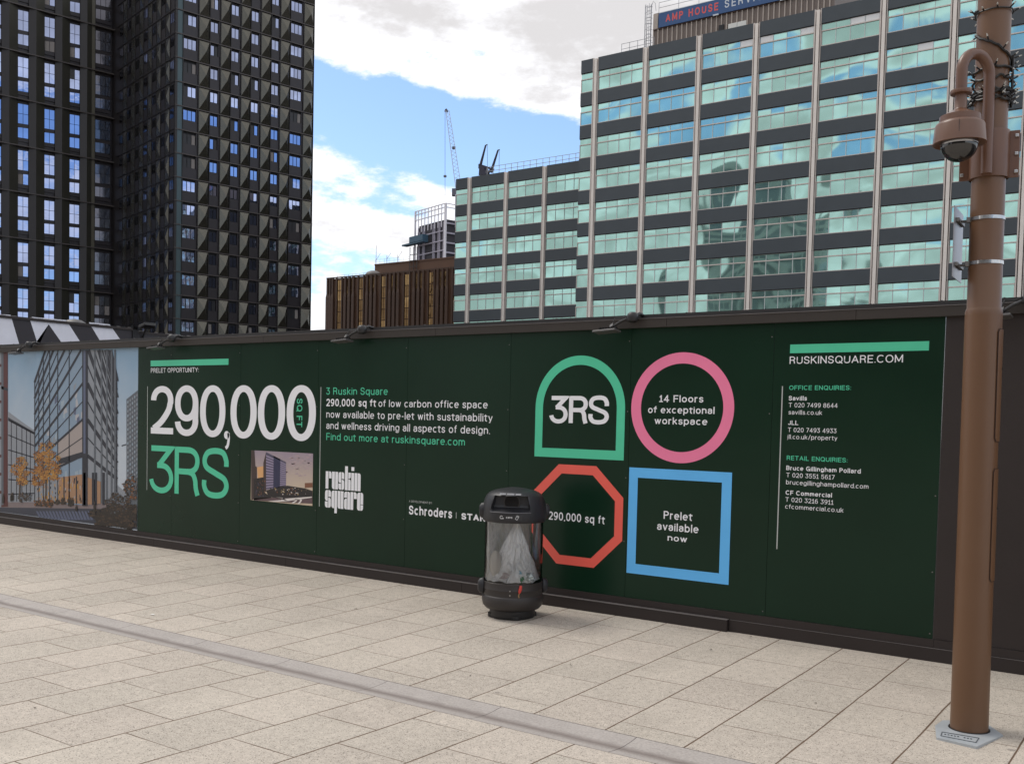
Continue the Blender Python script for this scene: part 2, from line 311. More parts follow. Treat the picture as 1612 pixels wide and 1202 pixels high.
# ================================================================== MAIN HOARDING
M_green = mat('dark green vinyl', (.0060, .0250, .0130), .24, var=.28, nscale=1.1, spec=.24, bump=.004, bscale=1.6)
M_brown = mat('dark brown paint', (.030, .0225, .0205), .5, var=.15, nscale=3, spec=.35, bump=.0006, bscale=60)
M_fascia = mat('brown fascia board', (.036, .029, .024), .55, var=.18, nscale=4, spec=.4)
M_lip = mat('worn grey metal edge', (.17, .155, .15), .45, var=.3, nscale=7, metal=.3)
M_white = mat('white vinyl', (.84, .84, .86), .42, var=.03)
M_mint = mat('mint green vinyl', (.080, .58, .34), .42, var=.05)
M_dimw = mat('faded white vinyl', (.50, .52, .50), .42, var=.05)
M_pink = mat('pink vinyl', (.88, .21, .37), .42, var=.05)
M_red = mat('coral red vinyl', (.85, .125, .09), .42, var=.05)
M_blue = mat('sky blue vinyl', (.12, .48, .90), .42, var=.05)
H = thing('site_hoarding', 'long dark green and brown site hoarding behind the litter bin, printed with letting adverts', 'hoarding', (-6, YH, 0))
def HP(b, name, m, label=None):
    o = b.build(name, m, H); o.location = -Vector(H.location); return tag(o, label) if label else o
def w(px, py): return onY(px, py, YH)
ZB, ZT = .155, 2.41
XL, XR = -10.80, -1.602
seams = [XL] + [s for s in [-2.815-1.22*k for k in range(8, -1, -1)] if s > XL+.1] + [XR]
for a, c in zip(seams, seams[1:]):
    b = MB(); b.box(a+.0015, c-.0015, YH, YH+.018, ZB, ZT); HP(b, 'green_panel', M_green)
# fixing screws and scuffs on the sheets
b = MB()
for s in seams[1:-1]:
    for zz in (.22, .75, 1.3, 1.85, 2.3):
        if random.random() < .75: b.lathe([(.0005, -.001), (.006, 0), (.006, .004)], 8, (0, 0, 0))
b2 = MB()
for s in seams[1:]:
    for zz in (.19, .62, 1.15, 1.7, 2.28):
        for dx in (-.02,):
            if random.random() < .8: b2.box(s+dx-.004, s+dx+.004, YH-.002, YH+.004, zz-.004, zz+.004)
HP(b2, 'fixing_screws', M_lip)
# brown border and the plain brown run to the right
b = MB()
for a, c in ((XR+.003, -.66), (-.657, .56), (.563, 1.78), (1.783, 3.0)): b.box(a, c, YH-.001, YH+.018, .155, ZT)
HP(b, 'brown_panel', M_brown)
b = MB(); b.box(-10.8, XR+.01, YH-.012, YH+.016, .095, ZB-.002); b.box(-15.2, -10.803, YH-.012, YH+.016, .095, ZB-.002); b.box(XR+.012, 3.0, YH-.012, YH+.016, .095, ZB-.002)
HP(b, 'bottom_rail', M_brown)
b = MB(); xs = [-15.2, -12.8, -10.4, -8.1, -5.72, -3.1]
for a, c in zip(xs, xs[1:]): b.box(a+.002, c-.002, YH-.052, YH+.014, -.02, .092)
b.box(-3.098, 3.0, YH-.020, YH+.014, -.02, .092)
HP(b, 'kickboard', M_brown)
b = MB(); b.box(-15.2, -3.1, YH-.056, YH-.0125, .0925, .0965); b.box(-3.09, 3.0, YH-.022, YH-.0125, .0925, .0945); HP(b, 'kickboard_ledge', M_lip)
b = MB(); xs = [-15.2, -13.3, -10.9, -8.5, -6.1, -3.7, -2.2, .2, 3.0]
for a, c in zip(xs, xs[1:]): b.box(a+.0015, c-.0015, YH-.045, YH+.02, ZT-.028, 2.452)
HP(b, 'fascia', M_fascia)
b = MB(); b.box(-15.2, 3.0, YH-.050, YH-.030, 2.4525, 2.457); HP(b, 'fascia_edge', M_lip)
b = MB(); b.box(-15.2, 3.0, YH-.005, YH+.09, 2.4535, 2.492); HP(b, 'capping', mat('dark capping', (.020, .018, .018), .5))
b = MB()
for i in range(40):
    xx = -15+.46*i+random.uniform(-.1, .1); b.box(xx-.006, xx+.006, YH+.03, YH+.045, 2.492, 2.500)
HP(b, 'capping_screws', M_lip)
b = MB()
for xx in [-15+1.22*i for i in range(15)]: b.box(xx, xx+.1, YH+.02, YH+.1, 0, 2.45)
HP(b, 'rear_post', M_brown)
YF = YH-.0025
def flat(X, Z): return Vector((X, YF, Z))
def quad_px(pts, name, m, y=YF):
    b = MB(); b.poly([(w(*p).x, y, w(*p).z) for p in pts]); return HP(b, name, m)
def rect(x0, x1, z0, z1, name, m, y=YF):
    b = MB(); b.poly([(x0, y, z0), (x1, y, z0), (x1, y, z1), (x0, y, z1)]); return HP(b, name, m)
def rect_px(xl, xr, yt, yb, name, m):
    """rectangle on the wall: left/right pixel columns at their top, heights read at the left edge"""
    a = w(xl, yt); c = w(xl, yb); d = w(xr, yt); return rect(a.x, d.x, c.z, a.z, name, m)
# ---- hand drawn numerals and letters (uniform stroke)
def spline(pts, n=8, closed=False):
    P = [Vector((p[0], p[1])) for p in pts]; o = []
    m = len(P); rng = range(m if closed else m-1)
    for i in rng:
        p0 = P[(i-1) % m] if closed or i > 0 else P[i]*2-P[i+1]; p1 = P[i]; p2 = P[(i+1) % m]; p3 = P[(i+2) % m] if closed or i+2 < m else P[i+1]*2-P[i]
        for k in range(n):
            t = k/n; o.append(.5*((2*p1)+(p2-p0)*t+(2*p0-5*p1+4*p2-p3)*t*t+(3*p1-p0-3*p2+p3)*t**3))
    if not closed: o.append(P[-1])
    return o
def arc(cx, cy, rx, ry, a0, a1, n=24, e=1.0):
    o = []
    for i in range(n+1):
        a = R_(a0+(a1-a0)*i/n); ca, sa = math.cos(a), math.sin(a)
        o.append(Vector((cx+rx*math.copysign(abs(ca)**e, ca), cy+ry*math.copysign(abs(sa)**e, sa))))
    return o
def _ribbon(b, path, wd_, fn, closed=False):
    n = len(path); Lf, Rt = [], []
    for i, p in enumerate(path):
        if closed: pr, nx = path[i-1], path[(i+1) % n]
        else: pr, nx = path[max(i-1, 0)], path[min(i+1, n-1)]
        d1 = (p-pr) if (p-pr).length > 1e-9 else (nx-p); d2 = (nx-p) if (nx-p).length > 1e-9 else (p-pr)
        d1 = d1.normalized(); d2 = d2.normalized(); t = (d1+d2)
        t = t.normalized() if t.length > 1e-6 else d1
        nrm = Vector((-t.y, t.x)); k = 1/max(.35, abs(nrm.dot(Vector((-d1.y, d1.x)))))
        Lf.append(p+nrm*wd_/2*k); Rt.append(p-nrm*wd_/2*k)
    for i in range(n if closed else n-1):
        j = (i+1) % n; b.poly([fn(*Lf[i]), fn(*Rt[i]), fn(*Rt[j]), fn(*Lf[j])])
# ------------------------------------------------------------------ a monoline grotesque for the printed lettering
def _E(cx, cy, rx, ry, a0=0, a1=360): return [tuple(p) for p in arc(cx, cy, rx, ry, a0, a1, max(5, int(abs(a1-a0)/20)), .92)]
def font_table():
    X = .70; o = lambda cx, r=.25: _E(cx, .35, r, .35, 0, 342)
    arch = lambda x0, x1: [(x0, .40)]+_E((x0+x1)/2, .44, (x1-x0)/2, .26, 172, 0)+[(x1, 0)]
    G = {'o': (.50, [('c', o(.25))]), 'c': (.46, [_E(.25, .35, .25, .35, 48, 312)]), 'e': (.49, [[(0, .37), (.49, .37)], _E(.25, .35, .25, .35, 4, 318)]),
     'a': (.44, [[(.03, .52)]+_E(.22, .50, .21, .20, 160, 0)+[(.43, 0)], [(.43, .40), (.20, .40)]+_E(.19, .20, .19, .20, 95, 268)+[(.28, .01), (.43, .14)]]),
     'b': (.50, [[(0, 0), (0, 1)], ('c', _E(.25, .35, .25, .35, 0, 342))]), 'd': (.50, [[(.50, 0), (.50, 1)], ('c', o(.25))]), 'p': (.50, [[(0, -.26), (0, X)], ('c', o(.25))]), 'q': (.50, [[(.50, -.26), (.50, X)], ('c', o(.25))]),
     'g': (.50, [('c', o(.25)), [(.50, X), (.50, -.02)]+_E(.25, -.02, .25, .22, 0, -160)]), 'f': (.27, [[(.10, 0), (.10, .80)]+_E(.26, .82, .16, .18, 176, 80), [(-.03, X), (.27, X)]]), 't': (.28, [[(.10, .92), (.10, .18)]+_E(.25, .17, .15, .17, 184, 285), [(-.03, X), (.28, X)]]),
     'h': (.46, [[(0, 0), (0, 1)], arch(0, .46)]), 'n': (.46, [[(0, 0), (0, X)], arch(0, .46)]), 'm': (.74, [[(0, 0), (0, X)], arch(0, .37), arch(.37, .74)]), 'u': (.46, [[(0, X), (0, .26)]+_E(.23, .26, .23, .26, 180, 350)+[(.46, .3)], [(.46, 0), (.46, X)]]), 'r': (.27, [[(0, 0), (0, X)], [(0, .40)]+_E(.20, .46, .20, .24, 172, 75)+[(.29, X)]]),
     'i': (.0, [[(0, 0), (0, X)], [(0, .89), (0, 1)]]), 'j': (.06, [[(.06, X), (.06, -.08)]+_E(-.06, -.08, .12, .15, 0, -95), [(.06, .89), (.06, 1)]]), 'l': (.0, [[(0, 0), (0, 1)]]), 'k': (.43, [[(0, 0), (0, 1)], [(.41, X), (.02, .30)], [(.14, .40), (.44, 0)]]),
     's': (.40, [[tuple(p) for p in spline([(.39, .53), (.33, .66), (.20, .70), (.06, .65), (.02, .52), (.08, .40), (.20, .36), (.34, .30), (.40, .18), (.33, .04), (.20, 0), (.06, .04), (0, .18)], 3)]]),
     'v': (.46, [[(0, X), (.23, 0)], [(.46, X), (.23, 0)]]), 'w': (.70, [[(0, X), (.18, 0)], [(.35, X), (.18, 0)], [(.35, X), (.52, 0)], [(.70, X), (.52, 0)]]), 'x': (.44, [[(0, 0), (.44, X)], [(0, X), (.44, 0)]]), 'y': (.46, [[(0, X), (.23, .02)], [(.46, X), (.18, -.16), (.06, -.24)]]), 'z': (.42, [[(0, X), (.42, X)], [(.42, X), (0, 0)], [(0, 0), (.42, 0)]]),
     'A': (.66, [[(0, 0), (.33, 1)], [(.66, 0), (.33, 1)], [(.14, .32), (.52, .32)]]), 'B': (.54, [[(0, 0), (0, 1)], [(0, 1), (.28, 1)]+_E(.28, .77, .23, .23, 85, -88)+[(0, .54)], [(0, .54), (.30, .54)]+_E(.29, .27, .26, .27, 85, -88)+[(0, 0)]]), 'C': (.66, [_E(.36, .5, .36, .5, 45, 315)]), 'D': (.62, [[(0, 0), (0, 1)], [(0, 1), (.26, 1)]+_E(.24, .5, .38, .5, 85, -88)+[(0, 0)]]), 'E': (.48, [[(0, 0), (0, 1)], [(0, 1), (.48, 1)], [(0, .52), (.44, .52)], [(0, 0), (.48, 0)]]), 'F': (.46, [[(0, 0), (0, 1)], [(0, 1), (.46, 1)], [(0, .50), (.42, .50)]]), 'G': (.68, [_E(.36, .5, .36, .5, 48, 352), [(.40, .46), (.70, .46)], [(.70, .46), (.70, 0)]]),
     'H': (.60, [[(0, 0), (0, 1)], [(.60, 0), (.60, 1)], [(0, .52), (.60, .52)]]), 'I': (.0, [[(0, 0), (0, 1)]]), 'J': (.40, [[(.40, 1), (.40, .24)]+_E(.20, .24, .20, .24, 0, -175)]), 'K': (.56, [[(0, 0), (0, 1)], [(.54, 1), (.02, .38)], [(.20, .56), (.58, 0)]]), 'L': (.44, [[(0, 0), (0, 1)], [(0, 0), (.44, 0)]]), 'M': (.74, [[(0, 0), (0, 1)], [(.74, 0), (.74, 1)], [(0, 1), (.37, .12)], [(.74, 1), (.37, .12)]]), 'N': (.60, [[(0, 0), (0, 1)], [(.60, 0), (.60, 1)], [(0, 1), (.60, 0)]]), 'O': (.72, [('c', _E(.36, .5, .36, .5, 0, 345))]),
     'P': (.52, [[(0, 0), (0, 1)], [(0, 1), (.26, 1)]+_E(.26, .74, .26, .26, 85, -88)+[(0, .48)]]), 'Q': (.72, [('c', _E(.36, .5, .36, .5, 0, 345)), [(.42, .22), (.74, -.06)]]), 'R': (.56, [[(0, 0), (0, 1)], [(0, 1), (.28, 1)]+_E(.27, .75, .25, .25, 85, -88)+[(0, .50)], [tuple(p) for p in spline([(.28, .50), (.44, .44), (.49, .25), (.52, .06), (.57, 0)], 3)]]), 'S': (.54, [[tuple(p) for p in spline([(.52, .72), (.46, .92), (.27, 1), (.08, .94), (.02, .75), (.10, .58), (.28, .51), (.47, .43), (.54, .26), (.46, .06), (.27, 0), (.08, .06), (0, .28)], 3)]]), 'T': (.58, [[(.29, 0), (.29, 1)], [(0, 1), (.58, 1)]]), 'U': (.58, [[(0, 1), (0, .30)]+_E(.29, .30, .29, .30, 180, 360)+[(.58, 1)]]), 'V': (.62, [[(0, 1), (.31, 0)], [(.62, 1), (.31, 0)]]), 'W': (.92, [[(0, 1), (.24, 0)], [(.46, 1), (.24, 0)], [(.46, 1), (.69, 0)], [(.92, 1), (.69, 0)]]), 'Y': (.60, [[(0, 1), (.30, .44), (.30, 0)], [(.60, 1), (.30, .44)]]),
     '0': (.50, [('c', _E(.25, .5, .25, .5, 0, 345))]), '1': (.30, [[(.18, 0), (.18, 1)], [(0, .72), (.18, 1)], [(0, 0), (.34, 0)]]), '2': (.46, [_E(.23, .73, .23, .27, 175, -10)+[(.40, .50), (.02, .04)], [(0, 0), (.48, 0)]]), '3': (.46, [[(0, 1), (.44, 1)], [(.44, 1), (.18, .60)], [(.18, .60), (.24, .60)]+_E(.22, .30, .24, .30, 85, -165)]), '4': (.52, [[(.38, 0), (.38, 1)], [(.38, 1), (0, .26)], [(0, .26), (.54, .26)]]), '5': (.46, [[(.42, 1), (.07, 1)], [(.07, 1), (.03, .50)], [(.04, .52)]+_E(.23, .32, .23, .32, 130, -160)]), '6': (.48, [('c', _E(.24, .31, .24, .31, 0, 342)), [tuple(p) for p in spline([(0, .33), (.02, .66), (.14, .92), (.30, 1), (.44, .92)], 3)]]), '7': (.46, [[(0, 1), (.46, 1)], [(.46, 1), (.14, 0)]]), '8': (.48, [('c', _E(.24, .76, .21, .24, 0, 342)), ('c', _E(.24, .27, .24, .27, 0, 342))]), '9': (.48, [('c', _E(.24, .69, .24, .31, 0, 342)), [tuple(p) for p in spline([(.48, .67), (.46, .34), (.34, .08), (.18, 0), (.04, .08)], 3)]]),
     '.': (.0, [[(0, -.04), (0, .07)]]), ',': (.02, [[(.03, .07), (.0, -.16)]]), ':': (.0, [[(0, -.02), (0, .09)], [(0, .56), (0, .67)]]), '/': (.36, [[(0, -.1), (.36, 1.05)]]), '-': (.24, [[(0, .38), (.24, .38)]]), ' ': (.12, [])}
    return G
GLY = None
def grotesk(body, xl, xr, zb, cap, m, weight=.125, name='lettering', fn=None, parent=None, gap=.15):
    """set one line of type between xl and xr; every stroke sits a hair in front of the one before"""
    global GLY
    if GLY is None: GLY = font_table()
    s = weight; h = s/2; pen = 0.; items = []
    for ch in body:
        wd_, st = GLY[ch]; wd2 = wd_*(1.0)+s; items.append((pen, st)); pen += wd2+gap-(.02 if ch in 'tfr.' else 0)
    tot = pen-gap; kx = (xr-xl)/tot; b = MB(); fn = fn or flat
    for x0, st in items:
        for i, q in enumerate(st):
            closed = isinstance(q, tuple) and q[0] == 'c'; P_ = q[1] if closed else q
            pts = [Vector((x0+h+p[0], h+p[1]*(1-s))) for p in P_]
            if not closed and len(pts) == 2 and (pts[1]-pts[0]).length > .3:      # square ends for the straight strokes
                d = (pts[1]-pts[0]).normalized(); e = h*(1 if abs(d.x) < .05 or abs(d.y) < .05 else .6); pts = [pts[0]-d*e, pts[1]+d*e]
            def f2(X, Z, i=i):
                p = fn(xl+X*kx, zb+Z*cap); p.y -= .00022*i; return p
            _ribbon(b, pts, s, f2, closed)
    return b.build(name, m, parent)
def line_px(body, xl, xr, ybase, ycap, m, bold=0., spacing=1.):
    a = w(xl, ybase); t = w(xl, ycap); c = w(xr, ybase)
    o = grotesk(body, a.x, c.x, a.z, t.z-a.z, m, .105+bold*3.6, parent=H); o.location = -Vector(H.location); return o
def Z4(a, c): return (210+a/3.755, 500+c/3.755)
rect_px(237.4, 360, 567.4, 576.4, 'accent_bar', M_mint)
line_px('PRELET OPPORTUNITY:', 237.8, 313.2, 586.6, 579.4, M_white, .006)
def glyph(b, ch, x0, x1, z0, z1, s, fn0, nib=1.):
    cnt = [0]; x0 *= nib; x1 *= nib
    def fn(X, Z): p = fn0(X/nib, Z); p.y -= .0003*cnt[0]; return p
    def ribbon(*a):
        cnt[0] += 1; _ribbon(*a)
    X0, X1, Z0, Z1 = x0+s/2, x1-s/2, z0+s/2, z1-s/2; wX, wZ = X1-X0, Z1-Z0
    T = lambda P: [Vector((X0+p[0]*wX, Z0+p[1]*wZ)) for p in P]
    if ch == '0': ribbon(b, T(arc(.5, .5, .5, .5, 0, 355, 56, .92)), s, fn, True)
    if ch == '2': ribbon(b, T(arc(.5, .73, .5, .27, 180, -8, 20, .95)+spline([(.99, .69), (.86, .48), (.46, .22), (.02, .05), ], 6)[1:]), s, fn); ribbon(b, T([(-s/2/wX, 0), (1+s/2/wX, 0)]), s, fn)
    if ch == '9': ribbon(b, T(arc(.5, .665, .5, .335, 0, 354, 40, .95)), s, fn, True); ribbon(b, T([Vector((1., .70)), Vector((1., .5))]+arc(.5, .27, .5, .27, 12, -176, 26, .95)), s, fn)
    if ch == '3': ribbon(b, T([(.0, 1), (.98, 1), (.36, .585)]), s, fn); ribbon(b, T([(.30, .60)]+[tuple(p) for p in arc(.5, .30, .5, .30, 88, -172, 30, .95)]), s, fn)
    if ch == 'R': ribbon(b, T([(0, -s/2/wZ), (0, 1+s/2/wZ)]), s, fn); ribbon(b, T([(0, 1), (.5, 1)]+[tuple(p) for p in arc(.52, .74, .42, .26, 88, -88, 18, .9)]+[(.5, .48), (0, .48)]), s, fn); ribbon(b, T(spline([(.48, .49), (.72, .44), (.84, .30), (.88, .10), (.96, -s/2/wZ)], 6)), s, fn)
    if ch == 'S': ribbon(b, T(spline([(.97, .66), (.96, .80), (.82, .96), (.5, 1.0), (.17, .95), (.03, .79), (.12, .62), (.5, .50), (.88, .38), (.98, .21), (.83, .05), (.5, 0), (.17, .04), (.02, .19), (.02, .33)], 6)), s, fn)
    if ch == ',': ribbon(b, T(spline([(.78, 1.0), (.86, .62), (.62, .2), (.12, .02)], 8)), s*.55, fn); b.poly([fn(X0+wX*.35+s*.62*math.cos(a*.35), Z0+wZ*.86+s*.62*math.sin(a*.35)) for a in range(18)])
zt = w(*Z4(105, 403)).z; zb = w(*Z4(105, 683)).z; stw = (zt-zb)*.130
def gx(a): return w(*Z4(a, 560)).x
for ch, xa, xb in (('2', 105, 237), ('9', 247, 385), ('0', 395, 545), ('0', 575, 730), ('0', 737, 898), ('0', 907, 1080)):
    o_ = 0 if ch == '2' else .012
    b = MB(); glyph(b, ch, gx(xa), gx(xb), zb-o_, zt+o_*.6, stw, flat, .72); HP(b, 'headline_numeral', M_white)
b = MB(); glyph(b, ',', gx(533), gx(582), zb-.30*(zt-zb), zb+.14*(zt-zb), stw, flat)
HP(b, 'headline_comma', M_white)
z3t = w(*Z4(105, 752)).z; z3b = w(*Z4(105, 1024)).z
def gx3(a): return w(*Z4(a, 900)).x
for ch, xa, xb in (('3', 95, 237), ('R', 245, 400), ('S', 405, 568)):
    b = MB(); glyph(b, ch, gx3(xa), gx3(xb), z3b-(.012 if ch != 'R' else 0), z3t+(.008 if ch == 'S' else 0), (z3t-z3b)*.122, flat, .86); HP(b, 'headline_letter', M_mint)
# SQ FT, turned a quarter, inside the last nought
a = w(467.8, 627); c = w(467.8, 671.8); e = w(476.3, 650)
o = grotesk('SQ FT', 0, a.z-c.z, 0, e.x-a.x, M_mint, .15, fn=lambda u, v: Vector((a.x+v, YF-.001, a.z-u)), parent=H); o.location = -Vector(H.location)
for (xx, y0, y1) in ((232.6, 608, 771), (505.5, 609, 797), (1232, 607.6, 864.5)):
    p = w(xx, y0); q = w(xx, y1); rect(p.x-.004, p.x+.004, q.z, p.z, 'divider_line', M_dimw)
# paragraph
def Z5(a, c): return (490+a/3.755, 500+c/3.755)
def para(body, xa, xb, yb, yc, m, bold):
    line_px(body, Z5(xa, 0)[0], Z5(xb, 0)[0], Z5(0, yb)[1], Z5(0, yc)[1], m, bold)
para('3 Ruskin Square', 90, 453, 454, 412, M_mint, .004)
para('290,000 sq ft', 90, 383, 522, 478, M_white, .016)
para('of low carbon office space', 398, 1043, 526, 484, M_white, .004)
para('now available to pre-let with sustainability', 90, 1073, 590, 548, M_white, .004)
para('and wellness driving all aspects of design.', 90, 1057, 656, 614, M_white, .004)
para('Find out more at ruskinsquare.com', 90, 910, 722, 680, M_mint, .004)
# condensed logo built from bars
def Zl(a, c): return (500+a/13.36, 725+c/13.36)
lx = lambda a: w(*Zl(a, 600)).x
lz = lambda c: w(*Zl(170, c)).z
def rbar(b, x0, x1, y0, y1, rnd=''):
    X0, X1, Zt, Zb = lx(x0), lx(x1), lz(y0), lz(y1); r = (X1-X0)*.62; rz = min(r*1.1, (Zt-Zb)*.6); P = []
    for key, cx, cz, a0 in (('a', X0, Zt, 180), ('b', X1, Zt, 90), ('c', X1, Zb, 0), ('d', X0, Zb, 270)):
        sx = 1 if cx == X0 else -1; sz = -1 if cz == Zt else 1
        if key in rnd:
            for i in range(7):
                A = R_(a0-90*i/6); P.append((cx+sx*r+r*math.cos(A), YF, cz+sz*rz+rz*math.sin(A)))
        else: P.append((cx, YF, cz))
    b.poly(P)
bars = [(170, 228, 215, 580, ''), (240, 293, 215, 360, 'b'), (303, 362, 215, 580, 'd'), (372, 430, 215, 580, ''), (440, 495, 215, 440, 'ad'), (505, 560, 215, 355, 'b'), (440, 495, 455, 580, 'd'), (505, 560, 372, 580, 'bc'),
        (575, 635, 85, 580, ''), (645, 697, 215, 340, 'c'), (645, 697, 353, 580, 'b'), (708, 768, 215, 580, ''), (708, 768, 95, 175, ''), (778, 835, 215, 580, ''), (843, 905, 215, 580, 'b'),
        (162, 220, 610, 835, 'ad'), (230, 285, 610, 748, 'b'), (162, 220, 848, 975, 'd'), (230, 285, 766, 975, 'bc'), (298, 355, 610, 975, 'ad'), (362, 415, 610, 1078, ''), (428, 485, 610, 975, 'd'), (492, 550, 610, 975, ''),
        (565, 622, 610, 738, 'a'), (565, 622, 756, 975, 'ad'), (632, 690, 610, 975, 'b'), (698, 757, 610, 975, ''), (768, 828, 610, 745, 'b'), (838, 900, 610, 975, 'ad'), (908, 965, 610, 848, 'b'), (908, 965, 860, 975, 'c')]
b = MB()
for q in bars: rbar(b, *q)
HP(b, 'logo', M_white)
def Zs(a, c): return (625+a/10.747, 770+c/10.747)
line_px('A DEVELOPMENT BY:', *[Zs(q, 0)[0] for q in (205, 600)], Zs(0, 213)[1], Zs(0, 180)[1], M_dimw, 0.004)
line_px('Schroders', *[Zs(q, 0)[0] for q in (203, 935)], Zs(0, 420)[1], Zs(0, 268)[1], M_white, .022)
p = w(*Zs(1005, 385)); q = w(*Zs(1005, 490)); rect(p.x-.003, p.x+.003, q.z, p.z, 'divider_line', M_dimw)
line_px('STANHOPE', *[Zs(q, 0)[0] for q in (1090, 1930)], Zs(0, 505)[1], Zs(0, 395)[1], M_white, .035, .94)
# ---- four outline shapes
def Z6(a, c): return (800+a/2.7325, 480+c/2.7325)
def ring(outer, inner, name, m):
    b = MB(); n = len(outer)
    for i in range(n):
        j = (i+1) % n; b.poly([flat(*outer[i]), flat(*outer[j]), flat(*inner[j]), flat(*inner[i])])
    return HP(b, name, m)
P = lambda a, c: (w(*Z6(a, c)).x, w(*Z6(a, c)).z)
# square
x0, z0_ = P(522, 697); x1 = P(964, 718)[0]; zq = P(512, 1150)[1]; sz_ = ((x1-x0)+(z0_-zq))/2; bt = .118*sz_*.78
ring([(x0, z0_), (x1, z0_), (x1, zq), (x0, zq)], [(x0+bt, z0_-bt), (x1-bt, z0_-bt), (x1-bt, zq+bt), (x0+bt, zq+bt)], 'square_outline', M_blue)
# circle
cx = (P(530, 440)[0]+P(973, 440)[0])/2; rr = (P(973, 440)[0]-P(530, 440)[0])/2; cz = (P(760, 203)[1]+P(752, 680)[1])/2; rz = (P(760, 203)[1]-P(752, 680)[1])/2
th = [2*math.pi*i/96 for i in range(96)]; k = .80
ring([(cx+rr*math.cos(t), cz+rz*math.sin(t)) for t in th], [(cx+(rr-.2*rr)*math.cos(t), cz+(rz-.2*rz)*math.sin(t)) for t in th], 'circle_outline', M_pink)
# arch
ax0, ax1 = P(117, 500)[0], P(502, 500)[0]; az1 = P(315, 217)[1]; az0 = P(117, 650)[1]; ar = (ax1-ax0)/2; ac = (ax0+ax1)/2; azc = az1-ar*1.0; tb = bt*.96
ring([(ac+ar*math.cos(t), azc+ar*math.sin(t)) for t in [math.pi*i/40 for i in range(41)]]+[(ax0, az0), (ax1, az0)],
     [(ac+(ar-tb)*math.cos(t), azc+(ar-tb)*math.sin(t)) for t in [math.pi*i/40 for i in range(41)]]+[(ax0+tb, az0+tb), (ax1-tb, az0+tb)], 'arch_outline', M_mint)
# octagon
ox1 = P(494, 900)[0]; ozt = P(300, 688)[1]; ozb = P(290, 1120)[1]; oc = (P(218, 690)[0]+P(380, 690)[0])/2; ow = ox1-oc; oz = (ozt+ozb)/2; oh = (ozt-ozb)/2
def octo(a, c): 
    k = .4142; return [(oc+dx*a, oz+dz*c) for dx, dz in ((-k, 1), (k, 1), (1, k), (1, -k), (k, -1), (-k, -1), (-1, -k), (-1, k))]
ring(octo(ow, oh), octo(ow-tb, oh-tb), 'octagon_outline', M_red)
h0 = P(180, 390)[1]; h1 = P(180, 505)[1]
for ch, xa, xb in (('3', 178, 257), ('R', 262, 347), ('S', 345, 436)):
    b = MB(); glyph(b, ch, P(xa, 450)[0], P(xb, 450)[0], h1-(.006 if ch != 'R' else 0), h0+(.005 if ch == 'S' else 0), (h0-h1)*.155, flat, .86); HP(b, 'arch_letter', M_white)
def shp(body, xa, xb, yb, yc, bold=.012): line_px(body, Z6(xa, 0)[0], Z6(xb, 0)[0], Z6(0, yb)[1], Z6(0, yc)[1], M_white, bold)
shp('14 Floors', 650, 840, 417, 387); shp('of exceptional', 602, 888, 464, 434); shp('workspace', 630, 857, 511, 481)
shp('290,000 sq ft', 175, 416, 921, 886); shp('Prelet', 669, 792, 918, 884); shp('available', 641, 819, 965, 931); shp('now', 686, 770, 1012, 985)
# ---- right-hand column
def Z7(a, c): return (1190+a/2.861, 480+c/2.861)
p, q, e = w(*Z7(155, 178)), w(*Z7(155, 217)), w(*Z7(781, 164)); rect(p.x, e.x, q.z, p.z, 'accent_bar', M_mint)
def col(body, xa, xb, yb, yc, m=None, bold=.004): line_px(body, Z7(xa, 0)[0], Z7(xb, 0)[0], Z7(0, yb)[1], Z7(0, yc)[1], m or M_white, bold)
col('RUSKINSQUARE.COM', 152, 662, 265, 232)
for body, xa, xb, yb, bold, m in (('OFFICE ENQUIRIES:', 150, 429, 382, .012, M_mint), ('Savills', 148, 230, 429, .018, None), ('T 020 7499 8644', 148, 368, 460, .002, None), ('savills.co.uk', 147, 298, 492, .002, None), ('JLL', 145, 191, 539, .014, None), ('T 020 7493 4933', 144, 363, 571, .002, None), ('jll.co.uk/property', 142, 367, 602, .002, None),
                                  ('RETAIL ENQUIRIES:', 139, 413, 697, .012, M_mint), ('Bruce Gillingham Pollard', 137, 473, 742, .018, None), ('T 020 3551 5617', 137, 355, 774, .002, None), ('brucegillinghampollard.com', 136, 508, 806, .002, None), ('CF Commercial', 134, 343, 853, .018, None), ('T 020 3216 3911', 133, 349, 884, .002, None), ('cfcommercial.co.uk', 132, 395, 915, .002, None)):
    col(body, xa, xb, yb, yb-20, m, bold)
# ---- the big architect's picture on the left sheets: flat print, drawn in layers
def pcol(n, c): return mat('print '+n, c, .42, var=.06, nscale=3)
def pq(b, pts, layer, mi, fn): b.poly([fn(x_, y_, layer) for x_, y_ in pts], mi)
def z3(a, c): return (a/3.339, 480+c/3.339)
def pf(a, c, layer):
    p = w(*z3(a, c)); return (p.x, YH-.0008*layer, p.z)
def clipline(b, p, q, wd_, layer, mi, fn, ymin, box=None):
    (xa, ya), (xb, yb) = p, q
    if ya < ymin and yb < ymin: return
    if ya < ymin: t = (ymin-ya)/(yb-ya); xa, ya = xa+t*(xb-xa), ymin
    if yb < ymin: t = (ymin-yb)/(ya-yb); xb, yb = xb+t*(xa-xb), ymin
    d = Vector((xb-xa, yb-ya))
    if d.length < 1e-6: return
    d.normalize(); n = Vector((-d.y, d.x))*wd_/2
    b.poly([fn(xa+n.x, ya+n.y, layer), fn(xb+n.x, yb+n.y, layer), fn(xb-n.x, yb-n.y, layer), fn(xa-n.x, ya-n.y, layer)], mi)
